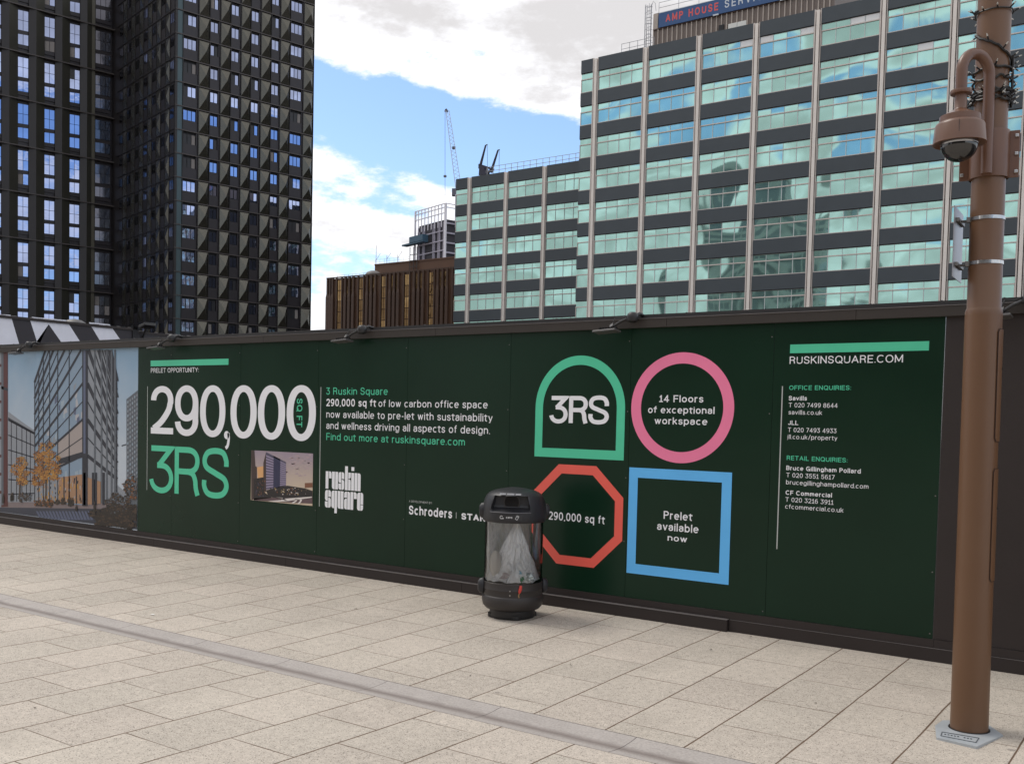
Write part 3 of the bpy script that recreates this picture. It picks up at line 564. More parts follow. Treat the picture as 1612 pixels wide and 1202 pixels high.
def sky_print(name, c0, c1, zlo, zhi):
    m = bpy.data.materials.new(name); m.use_nodes = True; t = m.node_tree; bs = t.nodes['Principled BSDF']
    g = t.nodes.new('ShaderNodeNewGeometry'); s = t.nodes.new('ShaderNodeSeparateXYZ'); t.links.new(g.outputs['Position'], s.inputs[0])
    mr = t.nodes.new('ShaderNodeMapRange'); t.links.new(s.outputs[2], mr.inputs[0]); mr.inputs[1].default_value = zlo; mr.inputs[2].default_value = zhi
    n = t.nodes.new('ShaderNodeTexNoise'); n.inputs['Scale'].default_value = 3; n.inputs['Detail'].default_value = 6; t.links.new(g.outputs['Position'], n.inputs['Vector'])
    mx_ = t.nodes.new('ShaderNodeMixRGB'); t.links.new(mth('ADD', mr.outputs[0], mth('MULTIPLY', mth('SUBTRACT', n.outputs[0], .5, t), .5, t), t, True), mx_.inputs[0])
    mx_.inputs[1].default_value = (*c0, 1); mx_.inputs[2].default_value = (*c1, 1); t.links.new(mx_.outputs[0], bs.inputs['Base Color']); bs.inputs['Roughness'].default_value = .42
    return m
PM = [sky_print('print sky', (.50, .55, .60), (.24, .37, .50), .9, 2.3), pcol('glass', (.22, .30, .39)), pcol('frame', (.014, .017, .028)), pcol('pale glass', (.40, .40, .42)), pcol('warm interior', (.36, .20, .11)),
      pcol('amber leaf', (.36, .145, .025)), pcol('dark leaf', (.20, .075, .02)), pcol('plaza', (.21, .165, .165)), pcol('road', (.035, .04, .06)), pcol('bush', (.020, .014, .010)), pcol('maroon', (.085, .018, .018)),
      pcol('grey block', (.10, .115, .135)), pcol('block glass', (.30, .37, .43)), pcol('stripe', (.10, .12, .19)), pcol('grey glass', (.25, .27, .30)), pcol('yellow leaf', (.46, .24, .05)), pcol('trunk', (.06, .035, .02)), pcol('lit floor', (.36, .31, .29))]
b = MB(); LFT = -190
zt_p, zb_p = ZT-.012, ZB
pl, pr_ = -15.2, XL-.002
b.box(pl, pr_, YH, YH+.018, ZB, ZT)
HP(b, 'picture_panel', PM[0])
b = MB(); rnd = random.Random(3)
YB = 1150
pq(b, [(LFT, 1030), (728, 1030), (728, 1178), (LFT, 1095)], 1, 7, pf)
pq(b, [(LFT, 1062), (520, 1070), (728, 1100), (728, 1180), (LFT, 1095)], 2, 8, pf)
for i in range(17):
    xx = 190+i*17; pq(b, [(xx, 1082), (xx+9, 1082), (xx+30, 1128), (xx+16, 1128)], 3, 13, pf)
# left rear block with grid
pq(b, [(44, 560), (132, 625), (183, 660), (183, 1035), (44, 1035)], 2, 14, pf)
pq(b, [(44, 590), (183, 668), (183, 678), (44, 604)], 3, 2, pf)
for k_ in range(6): clipline(b, (44, 604+78*k_), (183, 678+62*k_), 6, 3, 2, pf, 235)
for xx in (60, 88, 116, 140, 160): clipline(b, (xx, 600+(xx-44)*.55), (xx, 1030), 4, 3, 2, pf, 235)
# main building, left face
pq(b, [(183, 405), (240, 236), (437, 236), (437, 1050), (183, 1035)], 3, 1, pf)
pq(b, [(300, 715), (437, 600), (437, 790), (310, 850)], 4, 17, pf)
pq(b, [(310, 905), (437, 888), (437, 1045), (310, 1035)], 4, 4, pf)
pq(b, [(183, 935), (310, 905), (310, 1035), (183, 1035)], 4, 14, pf)
VX, VZ = -19, 1008
for k_, yc in enumerate([-350+95*i for i in range(13)]):
    ya = VZ+(yc-VZ)*(183-VX)/(437-VX); clipline(b, (183, ya), (437, yc), 11 if k_ % 2 == 0 else 5, 5, 2, pf, 236)
for xx in (184, 205, 229, 262, 305, 365):
    top = max(236, 405-2.98*(xx-183)); clipline(b, (xx, top), (xx, 1035), 4.5, 6, 2, pf, 236)
pq(b, [(310, 808), (437, 770), (437, 800), (310, 838)], 6, 2, pf)
# right face
pq(b, [(460, 236), (590, 236), (617, 370), (617, 1030), (460, 1050)], 3, 14, pf)
VX2, VZ2 = 746, 1017
for k_, yc in enumerate([-350+95*i for i in range(13)]):
    ya = VZ2+(yc-VZ2)*(617-VX2)/(460-VX2); clipline(b, (460, yc), (617, ya), 17 if k_ % 2 == 0 else 6, 5, 2, pf, 236)
for xx in (500, 535, 563, 588, 606): clipline(b, (xx, 236), (xx, 1040), 9, 6, 11, pf, 236)
clipline(b, (615, 360), (615, 1030), 5, 6, 2, pf, 236)
pq(b, [(462, 905), (505, 918), (505, 1045), (462, 1048)], 6, 4, pf); pq(b, [(508, 920), (532, 928), (532, 1042), (508, 1045)], 6, 4, pf)
for xx in (440, 485, 500, 540): pq(b, [(xx, 880), (xx+12, 880), (xx+12, 1050), (xx, 1050)], 7, 2, pf)
pq(b, [(434, 236), (463, 236), (463, 1055), (434, 1055)], 7, 2, pf); pq(b, [(441, 236), (452, 236), (452, 780), (441, 780)], 8, 13, pf)
for i in range(40):
    u_ = rnd.uniform(190, 430); v_ = rnd.uniform(420, 880)
    if v_ > 405-2.98*(u_-183): pq(b, [(u_, v_), (u_+rnd.uniform(6, 22), v_-rnd.uniform(4, 18)), (u_+rnd.uniform(6, 20), v_+rnd.uniform(14, 40)), (u_, v_+rnd.uniform(16, 44))], 3.4+rnd.random()*.4, rnd.choice([12, 12, 3, 14, 13]), pf)
for i in range(150):
    xx = rnd.uniform(192, 500); yy = rnd.uniform(905, 1034); pq(b, [(xx, yy), (xx+rnd.uniform(3, 9), yy), (xx+5, yy+rnd.uniform(6, 26)), (xx, yy+14)], 4.6+rnd.random()*.4, rnd.choice([2, 15, 4, 17]), pf)
for xx in (335, 362, 400): pq(b, [(xx, 900), (xx+6, 900), (xx+6, 1045), (xx, 1045)], 6, 2, pf)
# dark tower at the right, low roofs
pq(b, [(665, 495), (728, 447), (728, 1060), (665, 1045)], 2, 11, pf)
for i in range(20):
    for j in range(5):
        xx = 670+j*12; yy = 505+i*24-(j*9 if i < 30 else 0); pq(b, [(xx, yy), (xx+6, yy-4), (xx+6, yy+9), (xx, yy+12)], 3, 14 if (i+j) % 3 else 12, pf)
pq(b, [(617, 945), (662, 985), (662, 1045), (617, 1040)], 2, 14, pf); clipline(b, (640, 740), (664, 732), 6, 3, 2, pf, 236)
# maroon frame at the left edge
pq(b, [(8, 240), (42, 240), (42, 1058), (8, 1060)], 4, 10, pf); pq(b, [(8, 425), (42, 438), (42, 452), (8, 440)], 5, 2, pf); pq(b, [(8, 240), (20, 240), (20, 1050), (8, 1050)], 5, 11, pf)
pq(b, [(LFT, 240), (8, 240), (8, 1062), (LFT, 1055)], 4, 14, pf)
for i in range(8): pq(b, [(LFT, 300+100*i), (8, 310+95*i), (8, 325+95*i), (LFT, 318+100*i)], 5, 10, pf)
# trees as scattered leaves
def leafcloud(cx_, cy_, rx_, ry_, n, cols, lay, sz0=4, sz1=10):
    for i in range(n):
        a_ = rnd.uniform(0, 6.283); r_ = math.sqrt(rnd.random())*(1+.18*math.sin(a_*5+cx_)); xx = cx_+rx_*r_*math.cos(a_); yy = cy_+ry_*r_*math.sin(a_)
        s_ = rnd.uniform(sz0, sz1); t_ = rnd.uniform(0, 3)
        pq(b, [(xx+s_*math.cos(t_+q_), yy+s_*.8*math.sin(t_+q_)) for q_ in (0, 1.6, 3.1, 4.7)], lay+rnd.random(), rnd.choice(cols), pf)
for (tx, ty, t2) in ((243, 1020, 850), (105, 1015, 880), (228, 900, 800), (255, 900, 790)): clipline(b, (tx, ty), (tx+3, t2), 7, 9, 16, pf, 236)
def tree_print(cx_, cy_, rx_, ry_, nb):
    for i in range(nb):
        a_ = rnd.uniform(0, 6.283); r_ = math.sqrt(rnd.random()); xx = cx_+rx_*r_*math.cos(a_); yy = cy_+ry_*r_*math.sin(a_)
        leafcloud(xx, yy, 15, 13, 24, rnd.choice([[5, 6, 6], [5, 5, 15], [15, 5, 15], [6, 5, 16]]), 9.2+rnd.random()*.3, 1.5, 4.6)
tree_print(250, 815, 62, 92, 58); tree_print(205, 885, 46, 62, 26); tree_print(108, 880, 40, 78, 34); tree_print(292, 870, 30, 44, 14)
leafcloud(695, 960, 42, 70, 260, [6, 9, 16, 11], 9.5, 3, 8)
leafcloud(600, 1110, 118, 58, 900, [9, 9, 9, 9, 16], 9.5, 5, 10); leafcloud(620, 1040, 60, 50, 260, [9, 16, 11], 9.5, 3, 8); leafcloud(690, 1110, 36, 70, 220, [9, 9, 16], 9.5, 4, 9)
leafcloud(240, 1040, 60, 18, 130, [9, 6, 16], 9.5, 4, 8); leafcloud(130, 1010, 40, 22, 90, [9, 16, 11], 9.5, 3, 7); leafcloud(320, 1035, 30, 14, 60, [9, 16], 9.5, 3, 7)
for (tx, ty, hh) in ((62, 1030, 40), (70, 1028, 44), (375, 1058, 48), (365, 1056, 46), (385, 1054, 42), (500, 1090, 60), (20, 1040, 50), (330, 1040, 30), (404, 1082, 34)):
    pq(b, [(tx-5, ty), (tx-6, ty-hh*.6), (tx-3, ty-hh*.8), (tx+4, ty-hh*.8), (tx+6, ty-hh*.5), (tx+4, ty)], 10.6, 9, pf); pq(b, [(tx-3, ty-hh*.82), (tx+3, ty-hh*.82), (tx+3, ty-hh), (tx-3, ty-hh)], 10.6, 16, pf)
# cut the print to the sheet
for i, v_ in enumerate(b.v): b.v[i] = (max(pl, min(pr_, v_[0])), v_[1], max(zb_p+.002, min(zt_p, v_[2])))
HP(b, 'printed_picture', PM, 'printed architect view of a glass office block with an amber tree')
# ---- small dusk picture
def z9(a, c): return (390+a/12.02, 700+c/12.02)
def qf(a, c, layer): p = w(*z9(a, c)); return (p.x, YF-.0006*layer, p.z)
sp0 = w(*z9(70, 100)); sp1 = w(*z9(1240, 160)); spb = w(*z9(70, 1040))
QM = [sky_print('print dusk sky', (.62, .50, .36), (.34, .27, .32), spb.z+.12, sp0.z), pcol('slate', (.085, .075, .12)), pcol('navy', (.028, .030, .075)), pcol('lilac glass', (.30, .25, .36)), pcol('umber', (.055, .035, .030)), pcol('rust', (.21, .085, .045)), pcol('night', (.020, .016, .016)), pcol('light trail', (.72, .66, .62)), pcol('asphalt', (.12, .075, .08)), pcol('window light', (.45, .33, .16)), pcol('sunset', (.70, .38, .16)), pcol('cloud', (.44, .33, .34))]
b = MB(); b.poly([(sp0.x, YF, spb.z), (sp1.x, YF, spb.z), (sp1.x, YF, sp0.z), (sp0.x, YF, sp0.z)]); HP(b, 'small_picture', QM[0])
b = MB()
pq(b, [(180, 420), (300, 400), (300, 640), (200, 680)], 1, 10, qf)
for i in range(36):
    xx = rnd.uniform(640, 1150); yy = rnd.uniform(180, 640); ww = rnd.uniform(40, 130); pq(b, [(xx, yy), (xx+ww*.6, yy-14), (xx+ww, yy+6), (xx+ww*.4, yy+18)], .6, rnd.choice([11, 11, 0]), qf)
pq(b, [(70, 100), (132, 100), (150, 400), (178, 420), (178, 1010), (70, 1040)], 2, 4, qf)
pq(b, [(352, 135), (352, 880), (300, 900), (300, 340)], 2, 4, qf)
pq(b, [(352, 135), (728, 325), (728, 770), (352, 850)], 2, 3, qf)
for i in range(13):
    ya = 165+i*54; yb = 345+i*34; pq(b, [(352, ya), (728, yb), (728, yb+13), (352, ya+24)], 3, 1, qf)
pq(b, [(495, 205), (622, 270), (612, 800), (490, 830)], 4, 2, qf); pq(b, [(352, 135), (728, 325), (728, 345), (352, 165)], 4, 1, qf)
pq(b, [(120, 640), (300, 610), (330, 900), (460, 1000), (120, 1040)], 3, 6, qf)
for i in range(60):
    xx = rnd.uniform(130, 320); yy = rnd.uniform(640, 960); s_ = rnd.uniform(8, 24); pq(b, [(xx, yy), (xx+s_, yy-6), (xx+s_*.5, yy+s_*1.4)], 4+rnd.random(), rnd.choice([4, 5, 6, 1]), qf)
pq(b, [(350, 860), (640, 780), (760, 770), (1090, 820), (1238, 870), (1238, 980), (640, 1010), (400, 980)], 4, 6, qf)
for i in range(70):
    xx = rnd.uniform(420, 1120); yy = rnd.uniform(800, 930); s_ = rnd.uniform(6, 22); pq(b, [(xx, yy), (xx+s_, yy), (xx+s_, yy+s_), (xx, yy+s_)], 5+rnd.random(), rnd.choice([9, 9, 5, 7, 6]), qf)
pq(b, [(1085, 720), (1230, 715), (1230, 800), (1085, 810)], 3, 5, qf)
pq(b, [(120, 1010), (640, 985), (1238, 965), (1238, 1110), (900, 1095), (120, 1045)], 3, 8, qf)
pq(b, [(390, 1060), (640, 1040), (680, 1000), (540, 985), (700, 1015), (1225, 975), (1225, 995), (760, 1062), (520, 1076)], 6, 7, qf)
pq(b, [(900, 1022), (950, 1020), (940, 1060), (870, 1108), (830, 1100), (910, 1050)], 6, 7, qf); pq(b, [(980, 1022), (1035, 1030), (1030, 1060), (985, 1118), (945, 1112), (1000, 1055)], 6, 7, qf)
for i, v_ in enumerate(b.v): b.v[i] = (max(sp0.x, min(sp1.x, v_[0])), v_[1], max(spb.z, min(sp0.z, v_[2])))
HP(b, 'small_picture_print', QM)
# ================================================================== SPOTLIGHTS ON THE HOARDING
M_blk = mat('black metal', (.014, .013, .013), .45, var=.2, spec=.5)
M_alu = mat('bare aluminium', (.45, .44, .43), .35, metal=.9, var=.15)
def spotlight(X, label, flip=1):
    r = thing('hoarding_spotlight', label, 'spotlight', (X, YH-.02, 2.46), 0, 'spotlights along the top of the hoarding')
    b = MB(); b.tube([(.03, .06, .02), (.03, -.03, .035), (.02, -.075, .015)], .016, 8); b.box(-.01, .07, .02, .08, -.002, .02); bevel(b.build('bracket', M_blk, r), .004)
    b = MB(); b.lathe([(.003, .046), (.026, .043), (.043, .027), (.048, .0), (.043, -.027), (.026, -.041), (.003, -.044)], 20, (0, 0, 0)); o = b.build('junction_drum', M_blk, r); o.location = (.0, -.09, .0)
    b = MB(); b.tube([(-.05, -.10, -.01), (-.10, -.12, -.035), (-.155, -.14, -.075)], .011, 8); b.tube([(-.03, -.06, .03), (-.10, -.08, .0), (-.15, -.11, .0), (-.17, -.13, -.06)], .005, 6); b.build('arm', M_blk, r)
    b = MB(); b.obox((-.20, -.16, -.112), (.105, 0, .006), (0, .055, -.006), (0, .002, .008)); bevel(b.build('lamp_head', mat('grey lamp casing', (.085, .080, .078), .4), r), .004)
    b = MB()
    for i in range(5): b.obox((-.25+.026*i, -.155, -.092), (.004, 0, 0), (0, .04, 0), (0, 0, .012))
    b.box(-.135, -.115, -.15, -.13, -.10, -.075); b.build('heat_sink', M_blk, r)
    b = MB(); b.obox((-.162, -.142, -.062), (.014, 0, .008), (0, .012, 0), (0, 0, .010)); b.build('knuckle', M_alu, r)
    return r
for X, lb in ((w(58, 540).x, 'black spotlight clamped above the printed glass office picture'), (w(283, 530).x, 'black spotlight clamped above the short mint bar at the left'), (w(582, 522).x, 'black spotlight clamped above the paragraph of letting text'),
              (w(1006, 503).x, 'black spotlight clamped above the gap between arch and pink circle'), (w(1626, 490).x, 'black spotlight on the plain brown boards right of the lamp post')):
    spotlight(X, lb)
# ================================================================== LITTER BIN
p = onZ(806, 975, -.012); dirc = Vector((p.x, p.y, 0)).normalized(); BC = p+dirc*.17; BC.z = -.009
face = math.atan2(-dirc.y, -dirc.x)-R_(9)        # the aperture looks a little left of the camera
ca, sa = math.cos(face), math.sin(face)
M_bin = mat('charcoal moulded plastic', (.021, .021, .024), .42, var=.18, nscale=8, bump=.0015, bscale=140, spec=.45)
M_bin2 = mat('brown-black moulded plastic', (.030, .025, .023), .48, var=.2, nscale=8, bump=.0012, bscale=140)
M_hole = mat('dark inside', (.006, .004, .003), .8)
B = thing('litter_bin', 'see-through litter bin with charcoal hood standing against the green hoarding', 'litter bin', BC, face); B.scale = (1, 1, 1.01)
# local frame: +x is the way the aperture looks
b = MB(); b.lathe([(.02, 0), (.185, 0), (.192, .012), (.188, .062), (.17, .066)], 40, capb=True); 
for a_ in (20, 110, 200, 290): b.lathe([(.0, .0), (.05, .0), (.05, .03), (.0, .03)], 12, (.155*math.cos(R_(a_)), .155*math.sin(R_(a_)), 0))
b.build('foot_ring', M_blk, B)
b = MB(); b.lathe([(.17, .062), (.222, .072), (.246, .098), (.254, .135), (.254, .172), (.250, .180), (.246, .184), (.246, .230), (.250, .236), (.246, .262), (.246, .290), (.238, .294)], 64, capb=True); b.build('base_drum', M_bin2, B)
TB, TT = .292, .788
b = MB(); b.lathe([(.2405, TB), (.2405, TT)], 64); b.build('clear_tube', clear_mat('clear plastic', (.985, .99, .985), .05), B)
def hood():
    nA, prof = 180, []
    zs = [.780, .786, .800, .822, .838, .842, .862, .885, .900, .912, .930, .950, .968, .984, .992, .996, 1.006, 1.018, 1.030, 1.040, 1.048, 1.053, 1.056]
    rs = {.780: .250, .786: .258, .800: .262, .822: .264, .838: .264, .842: .264, .862: .263, .885: .2615, .900: .260, .912: .258, .930: .254, .950: .249, .968: .242, .984: .234, .992: .229, .996: .226, 1.006: .215, 1.018: .196, 1.030: .165, 1.040: .125, 1.048: .08, 1.053: .04, 1.056: .0015}
    b = MB()
    for z_ in zs:
        for k in range(nA):
            a = -math.pi+2*math.pi*k/nA; r = rs[z_]; x_, y_ = r*math.cos(a), r*math.sin(a); zz = z_
            # the scoop: a flat recessed back, a sloping sill, chamfered cheeks
            lo, hi = .868, .992
            half = .165-.028*max(0, (z_-lo)/(hi-lo))
            if lo <= z_ <= hi and abs(y_) < half and x_ > 0:
                t = min(1, (z_-lo)/.034); cheek = min(1, (half-abs(y_))/.012)
                back = .148
                x_ = x_+(back-x_)*t*cheek
            b.v.append((x_, y_, zz))
    for i in range(len(zs)-1):
        for k in range(nA):
            k2 = (k+1) % nA; b.f.append((i*nA+k, i*nA+k2, (i+1)*nA+k2, (i+1)*nA+k)); b.m.append(0); b.sm.append(True)
    return b
b = hood(); hd = b.build('hood', M_bin, B)
b = MB(); b.lathe([(.0, .0), (.060, 0), (.060, -.004)], 36); o = b.build('aperture', M_hole, hd); o.rotation_euler = (0, R_(90), 0); o.location = (.1505, .0, .942)
b = MB(); b.lathe([(.059, .003), (.067, .003), (.067, -.003)], 36); o = b.build('aperture_rim', mat('rubber ring', (.035, .030, .028), .4), hd); o.rotation_euler = (0, R_(90), 0); o.location = (.1510, 0, .942)
# paler edges of the scoop, drawn as slim raised lips
b = MB(); zt_ = .9945; zl_ = .866
def hoodpt(y_, z_, r): return (math.sqrt(max(0, r*r-y_*y_))+.001, y_, z_)
b.tube([hoodpt(-.168+.336*i/20, .8655, .2645) for i in range(21)], .0028, 6)
b.build('scoop_lip', mat('pale plastic edge', (.13, .13, .14), .4), hd)
# label band with marks
def bandpt(u, v): a = u/.2655; return Vector((.2655*math.cos(a), .2655*math.sin(a), v))
b = MB(); n_ = 14
for i in range(n_): u0, u1 = -.105+.21*i/n_, -.105+.21*(i+1)/n_; b.poly([bandpt(u0, .806), bandpt(u1, .806), bandpt(u1, .852), bandpt(u0, .852)])
lbp = b.build('label_strip', mat('label black', (.020, .020, .022), .3), B)
def bandpt2(u, v): a = u/.2662; return Vector((.2662*math.cos(a), .2662*math.sin(a), v))
M_mark = mat('label white', (.62, .62, .62), .4)
grotesk('cans', -.026, .026, .822, .018, M_mark, .17, fn=lambda u, v: bandpt2(u, v), parent=lbp)
b = MB(); pts = [(-.066+.0135*math.cos(R_(a_)), .829+.0135*math.sin(R_(a_))) for a_ in range(20, 321, 20)]
for (ua, va), (ub, vb) in zip(pts, pts[1:]):
    da = Vector((ua+.066, va-.829))*.32; db = Vector((ub+.066, vb-.829))*.32; b.poly([bandpt2(ua, va), bandpt2(ub, vb), bandpt2(ub-db.x, vb-db.y), bandpt2(ua-da.x, va-da.y)])
b.poly([bandpt2(-.0585, .8205), bandpt2(-.046, .828), bandpt2(-.049, .8130)]); b.build('recycle_mark', M_mark, lbp)
b = MB()
def canpt(u, v): c_, s_ = math.cos(R_(28)), math.sin(R_(28)); return bandpt2(.064+u*c_+v*s_, .829-u*s_+v*c_)
for (u0, v0, u1, v1) in ((-.010, -.017, .010, -.014), (-.010, .014, .010, .017), (-.010, -.014, -.007, .014), (.007, -.014, .010, .014), (-.007, .006, .007, .009)): b.poly([canpt(u0, v0), canpt(u1, v0), canpt(u1, v1), canpt(u0, v1)])
b.build('can_mark', M_mark, lbp)
# marks on the crown
b = MB()
for yy, ww in ((-.065, .05), (0., .06), (.062, .045)): b.obox((.212, yy, 1.0100), (.008, 0, -.006), (0, ww/2, 0), (.0006, 0, .0008))
b.build('crown_marks', mat('moulded mark', (.22, .22, .23), .4), hd)
def knob(a_, z_, s_):
    b = MB(); b.lathe([(.0, .030), (.030*s_, .028), (.045*s_, .012), (.048*s_, -.012), (.040*s_, -.02)], 24); o = b.build('hinge_boss', M_bin, B)
    A = R_(a_); o.location = (.262*math.cos(A), .262*math.sin(A), z_); o.rotation_euler = (0, R_(90), A); o.scale = (1.35, .9, 1)
knob(-76, .862, 1.0); knob(104, .862, 1.0); knob(-72, .250, 1.0); knob(106, .250, 1.0)
b = MB()
for z_ in (.215, .245): b.lathe([(0, .003), (.006, .0025), (.006, 0)], 10, (0, 0, 0));
b = MB()
for z_ in (.205, .240): b.obox((.2475*math.cos(R_(4)), .2475*math.sin(R_(4)), z_), (.004, 0, 0), (0, .0045, 0), (0, 0, .0045))
b.build('rivets', M_alu, B)
A = R_(24); q = Vector((math.cos(A), math.sin(A), 0))
b = MB(); b.tube([q*.253+Vector((0, 0, .286)), q*.256+Vector((.0, -.004, .262)), q*.256+Vector((0, -.012, .232)), q*.256+Vector((0, -.014, .222))], [.010, .014, .012, .004], 10); b.build('release_tag', mat('red tag', (.62, .06, .045), .4), B)
b = MB(); b.tube([q*.252+Vector((0, -.012, .226)), q*.254+Vector((0, -.018, .205)), q*.254+Vector((0, -.013, .188))], .006, 8); b.build('tag_pin', mat('brass', (.32, .20, .10), .35, metal=.6), B)
# contents
rnd = random.Random(11)
G = thing('bin_bag', 'clear white plastic refuse bag gathered to a peak inside the see-through bin', 'refuse bag', BC, face); G.scale = (1, 1, 1.01)
def bag(apex, zt_, base, seed, nr=26, na=120, rtop=.015, floor_=.30):
    b = MB()
    for i in range(nr+1):
        t = i/nr; z_ = zt_+(floor_-zt_)*t
        for k in range(na):
            a = 2*math.pi*k/na; fold = noise.noise(Vector((math.cos(a)*2.6+seed, math.sin(a)*2.6, t*1.2)))*.30+noise.noise(Vector((math.cos(a)*9, math.sin(a)*9+seed, t*1.5)))*.16
            r = rtop+(base-rtop)*(t**1.15)*(1+fold*(1-t*.35))
            r = min(r, .226)
            cx_ = apex[0]*(1-t); cy_ = apex[1]*(1-t)
            X_, Y_ = cx_+r*math.cos(a), cy_+r*math.sin(a); q_ = math.hypot(X_, Y_)
            if q_ > .230: X_, Y_ = X_*.230/q_, Y_*.230/q_
            b.v.append((X_, Y_, z_+.012*noise.noise(Vector((X_*20, Y_*20, z_*8+seed)))))
    for i in range(nr):
        for k in range(na): k2 = (k+1) % na; b.f.append((i*na+k, i*na+k2, (i+1)*na+k2, (i+1)*na+k)); b.m.append(0); b.sm.append(True)
    return b
bag((.06, .035), .80, .225, 1.3).build('bag_peak', film_mat('bag film', (.97, .97, .97), 1.15), G)
b = MB(); nn = 40
for i in range(13):
    z_ = .79-.48*i/12
    for k in range(nn+1):
        a = R_(-62-150*k/nn); r = .222+.010*noise.noise(Vector((k*.35, i*.25, 4)))-.012*abs(math.sin(k*1.1+i*.15)); b.v.append((r*math.cos(a), r*math.sin(a), z_))
for i in range(12):
    for k in range(nn): b.f.append((i*(nn+1)+k, i*(nn+1)+k+1, (i+1)*(nn+1)+k+1, (i+1)*(nn+1)+k)); b.m.append(0); b.sm.append(True)
b.build('bag_side', film_mat('bag film thin', (.96, .95, .94), .80), G)
def blob(c, sx, sy, sz, seed, amp=.18, n=14):
    b = MB(); pr = []
    for i in range(n+1):
        ph = math.pi*i/n
        for k in range(2*n):
            a = math.pi*k/n; d = Vector((math.sin(ph)*math.cos(a), math.sin(ph)*math.sin(a), math.cos(ph))); q_ = 1+amp*noise.noise(d*2.2+Vector((seed, 0, 0)))
            b.v.append((c[0]+d.x*sx*q_, c[1]+d.y*sy*q_, c[2]+d.z*sz*q_))
    for i in range(n):
        for k in range(2*n): k2 = (k+1) % (2*n); b.f.append((i*2*n+k, i*2*n+k2, (i+1)*2*n+k2, (i+1)*2*n+k)); b.m.append(0); b.sm.append(True)
    return b
def rubbish(name, lab, cat, c, s3, seed, m, amp=.2):
    o = blob((0, 0, 0), *s3, seed, amp).build(name, m); P_ = Vector(BC)+Vector((ca*c[0]-sa*c[1], sa*c[0]+ca*c[1], c[2])); o.location = P_; o.rotation_euler = (0, 0, face); tag(o, lab, cat); return o
o = rubbish('paper_cup', 'crumpled white cup leaning against the left wall of the bin', 'cup', (.135, -.125, .44), (.045, .05, .11), 3, mat('white card', (.62, .59, .54), .6), .12)
rubbish('green_bottle', 'small crushed green bottle at the bottom of the bin bag', 'bottle', (.185, .095, .335), (.028, .030, .036), 9, mat('green plastic', (.01, .14, .06), .25), .4)
rubbish('blue_wrapper', 'crumpled pale blue wrapper above the green bottle in the bin', 'wrapper', (.18, .075, .385), (.022, .028, .020), 5, mat('blue wrapper', (.10, .30, .42), .4), .5)
rubbish('clear_bottle', 'crushed clear bottle lying beside the green bottle in the bin', 'bottle', (.155, .145, .35), (.03, .045, .03), 6, mat('pale plastic', (.33, .37, .36), .2), .5)
rubbish('paper_bundle', 'pinkish crumpled paper filling the bottom of the bin bag', 'waste paper', (.07, .0, .35), (.13, .15, .055), 8, mat('pale crumpled paper', (.42, .36, .36), .7), .35)
def gz(Y): return -.008-.0525*max(0, Y)/4.412 if Y < 4.412 else -.0605*(7.34-Y)/(7.34-4.728)
rnd = random.Random(21); first = None; M_leaf = mat('dead leaf', (.050, .036, .022), .8)
for px, py in ((141, 854), (149, 856), (280, 855), (349, 876), (172, 899), (740, 1063), (899, 1047), (898, 1045), (1009, 1068), (1119, 1022), (1182, 1001), (1284, 1106), (1262, 1061), (55, 1113), (640, 905), (560, 958)):
    p = onZ(px, py, -.04); p = onZ(px, py, gz(p.y)+.003)
    if first is None:
        b = MB(); b.poly([(-.016, -.004, 0), (-.002, -.009, .004), (.015, -.002, .001), (.004, .008, .006), (-.010, .007, .002)]); b.poly([(-.016, -.004, .0), (-.010, .007, .002), (.004, .008, .006), (-.002, -.009, .004)][::-1]); first = b.build('leaf_scrap', M_leaf); o = first
    else: o = first.copy(); S.collection.objects.link(o)
    o.location = p; o.rotation_euler = (0, 0, rnd.uniform(0, 6.28)); q_ = rnd.uniform(.5, 1.0); o.scale = (q_, q_, q_)
    tag(o, 'tiny dark scrap of dead leaf lying on the pale paving', 'leaf', 'leaf scraps on the paving')
p = onZ(240, 967, -.04); b = MB(); b.poly([(-.018, -.012, .001), (.016, -.009, .004), (.020, .010, .001), (-.010, .014, .006)]); o = b.build('paper_scrap', mat('white paper', (.75, .74, .70), .7)); o.location = onZ(240, 967, gz(p.y)+.003); tag(o, 'small white scrap of paper on the paving near the drainage channel', 'litter')
# ================================================================== LAMP POST WITH CAMERA
p = onZ(1525, 1156, -.034); pd = Vector((p.x, p.y, 0)).normalized(); PC = p+pd*.10; PC.z = 0
M_post = mat('brown painted steel', (.138, .067, .031), .40, var=.10, nscale=5, spec=.5, bump=.0004, bscale=40, col2=(.124, .063, .031))
def pz(py, px=1550): return zon(px, py, PC.x, PC.y)
LP = thing('lamp_post', 'tall brown painted steel lamp post in front of the hoarding at the right', 'lamp post', PC)
zsh = pz(488); rb, ru = .0965, .086
b = MB(); b.lathe([(rb+.001, -.05), (rb, .3), (rb-.003, zsh-.03), (rb-.003, zsh-.012), (ru+.004, zsh+.002), (ru, zsh+.012), (ru-.001, zsh+.5), (ru-.004, 6.2), (ru-.03, 6.5)], 56, capt=True); b.build('shaft', M_post, LP)
lc = Vector((-pd.x, -pd.y, 0)); rt = Vector((pd.y, -pd.x, 0))          # towards the camera, and to the right in the picture
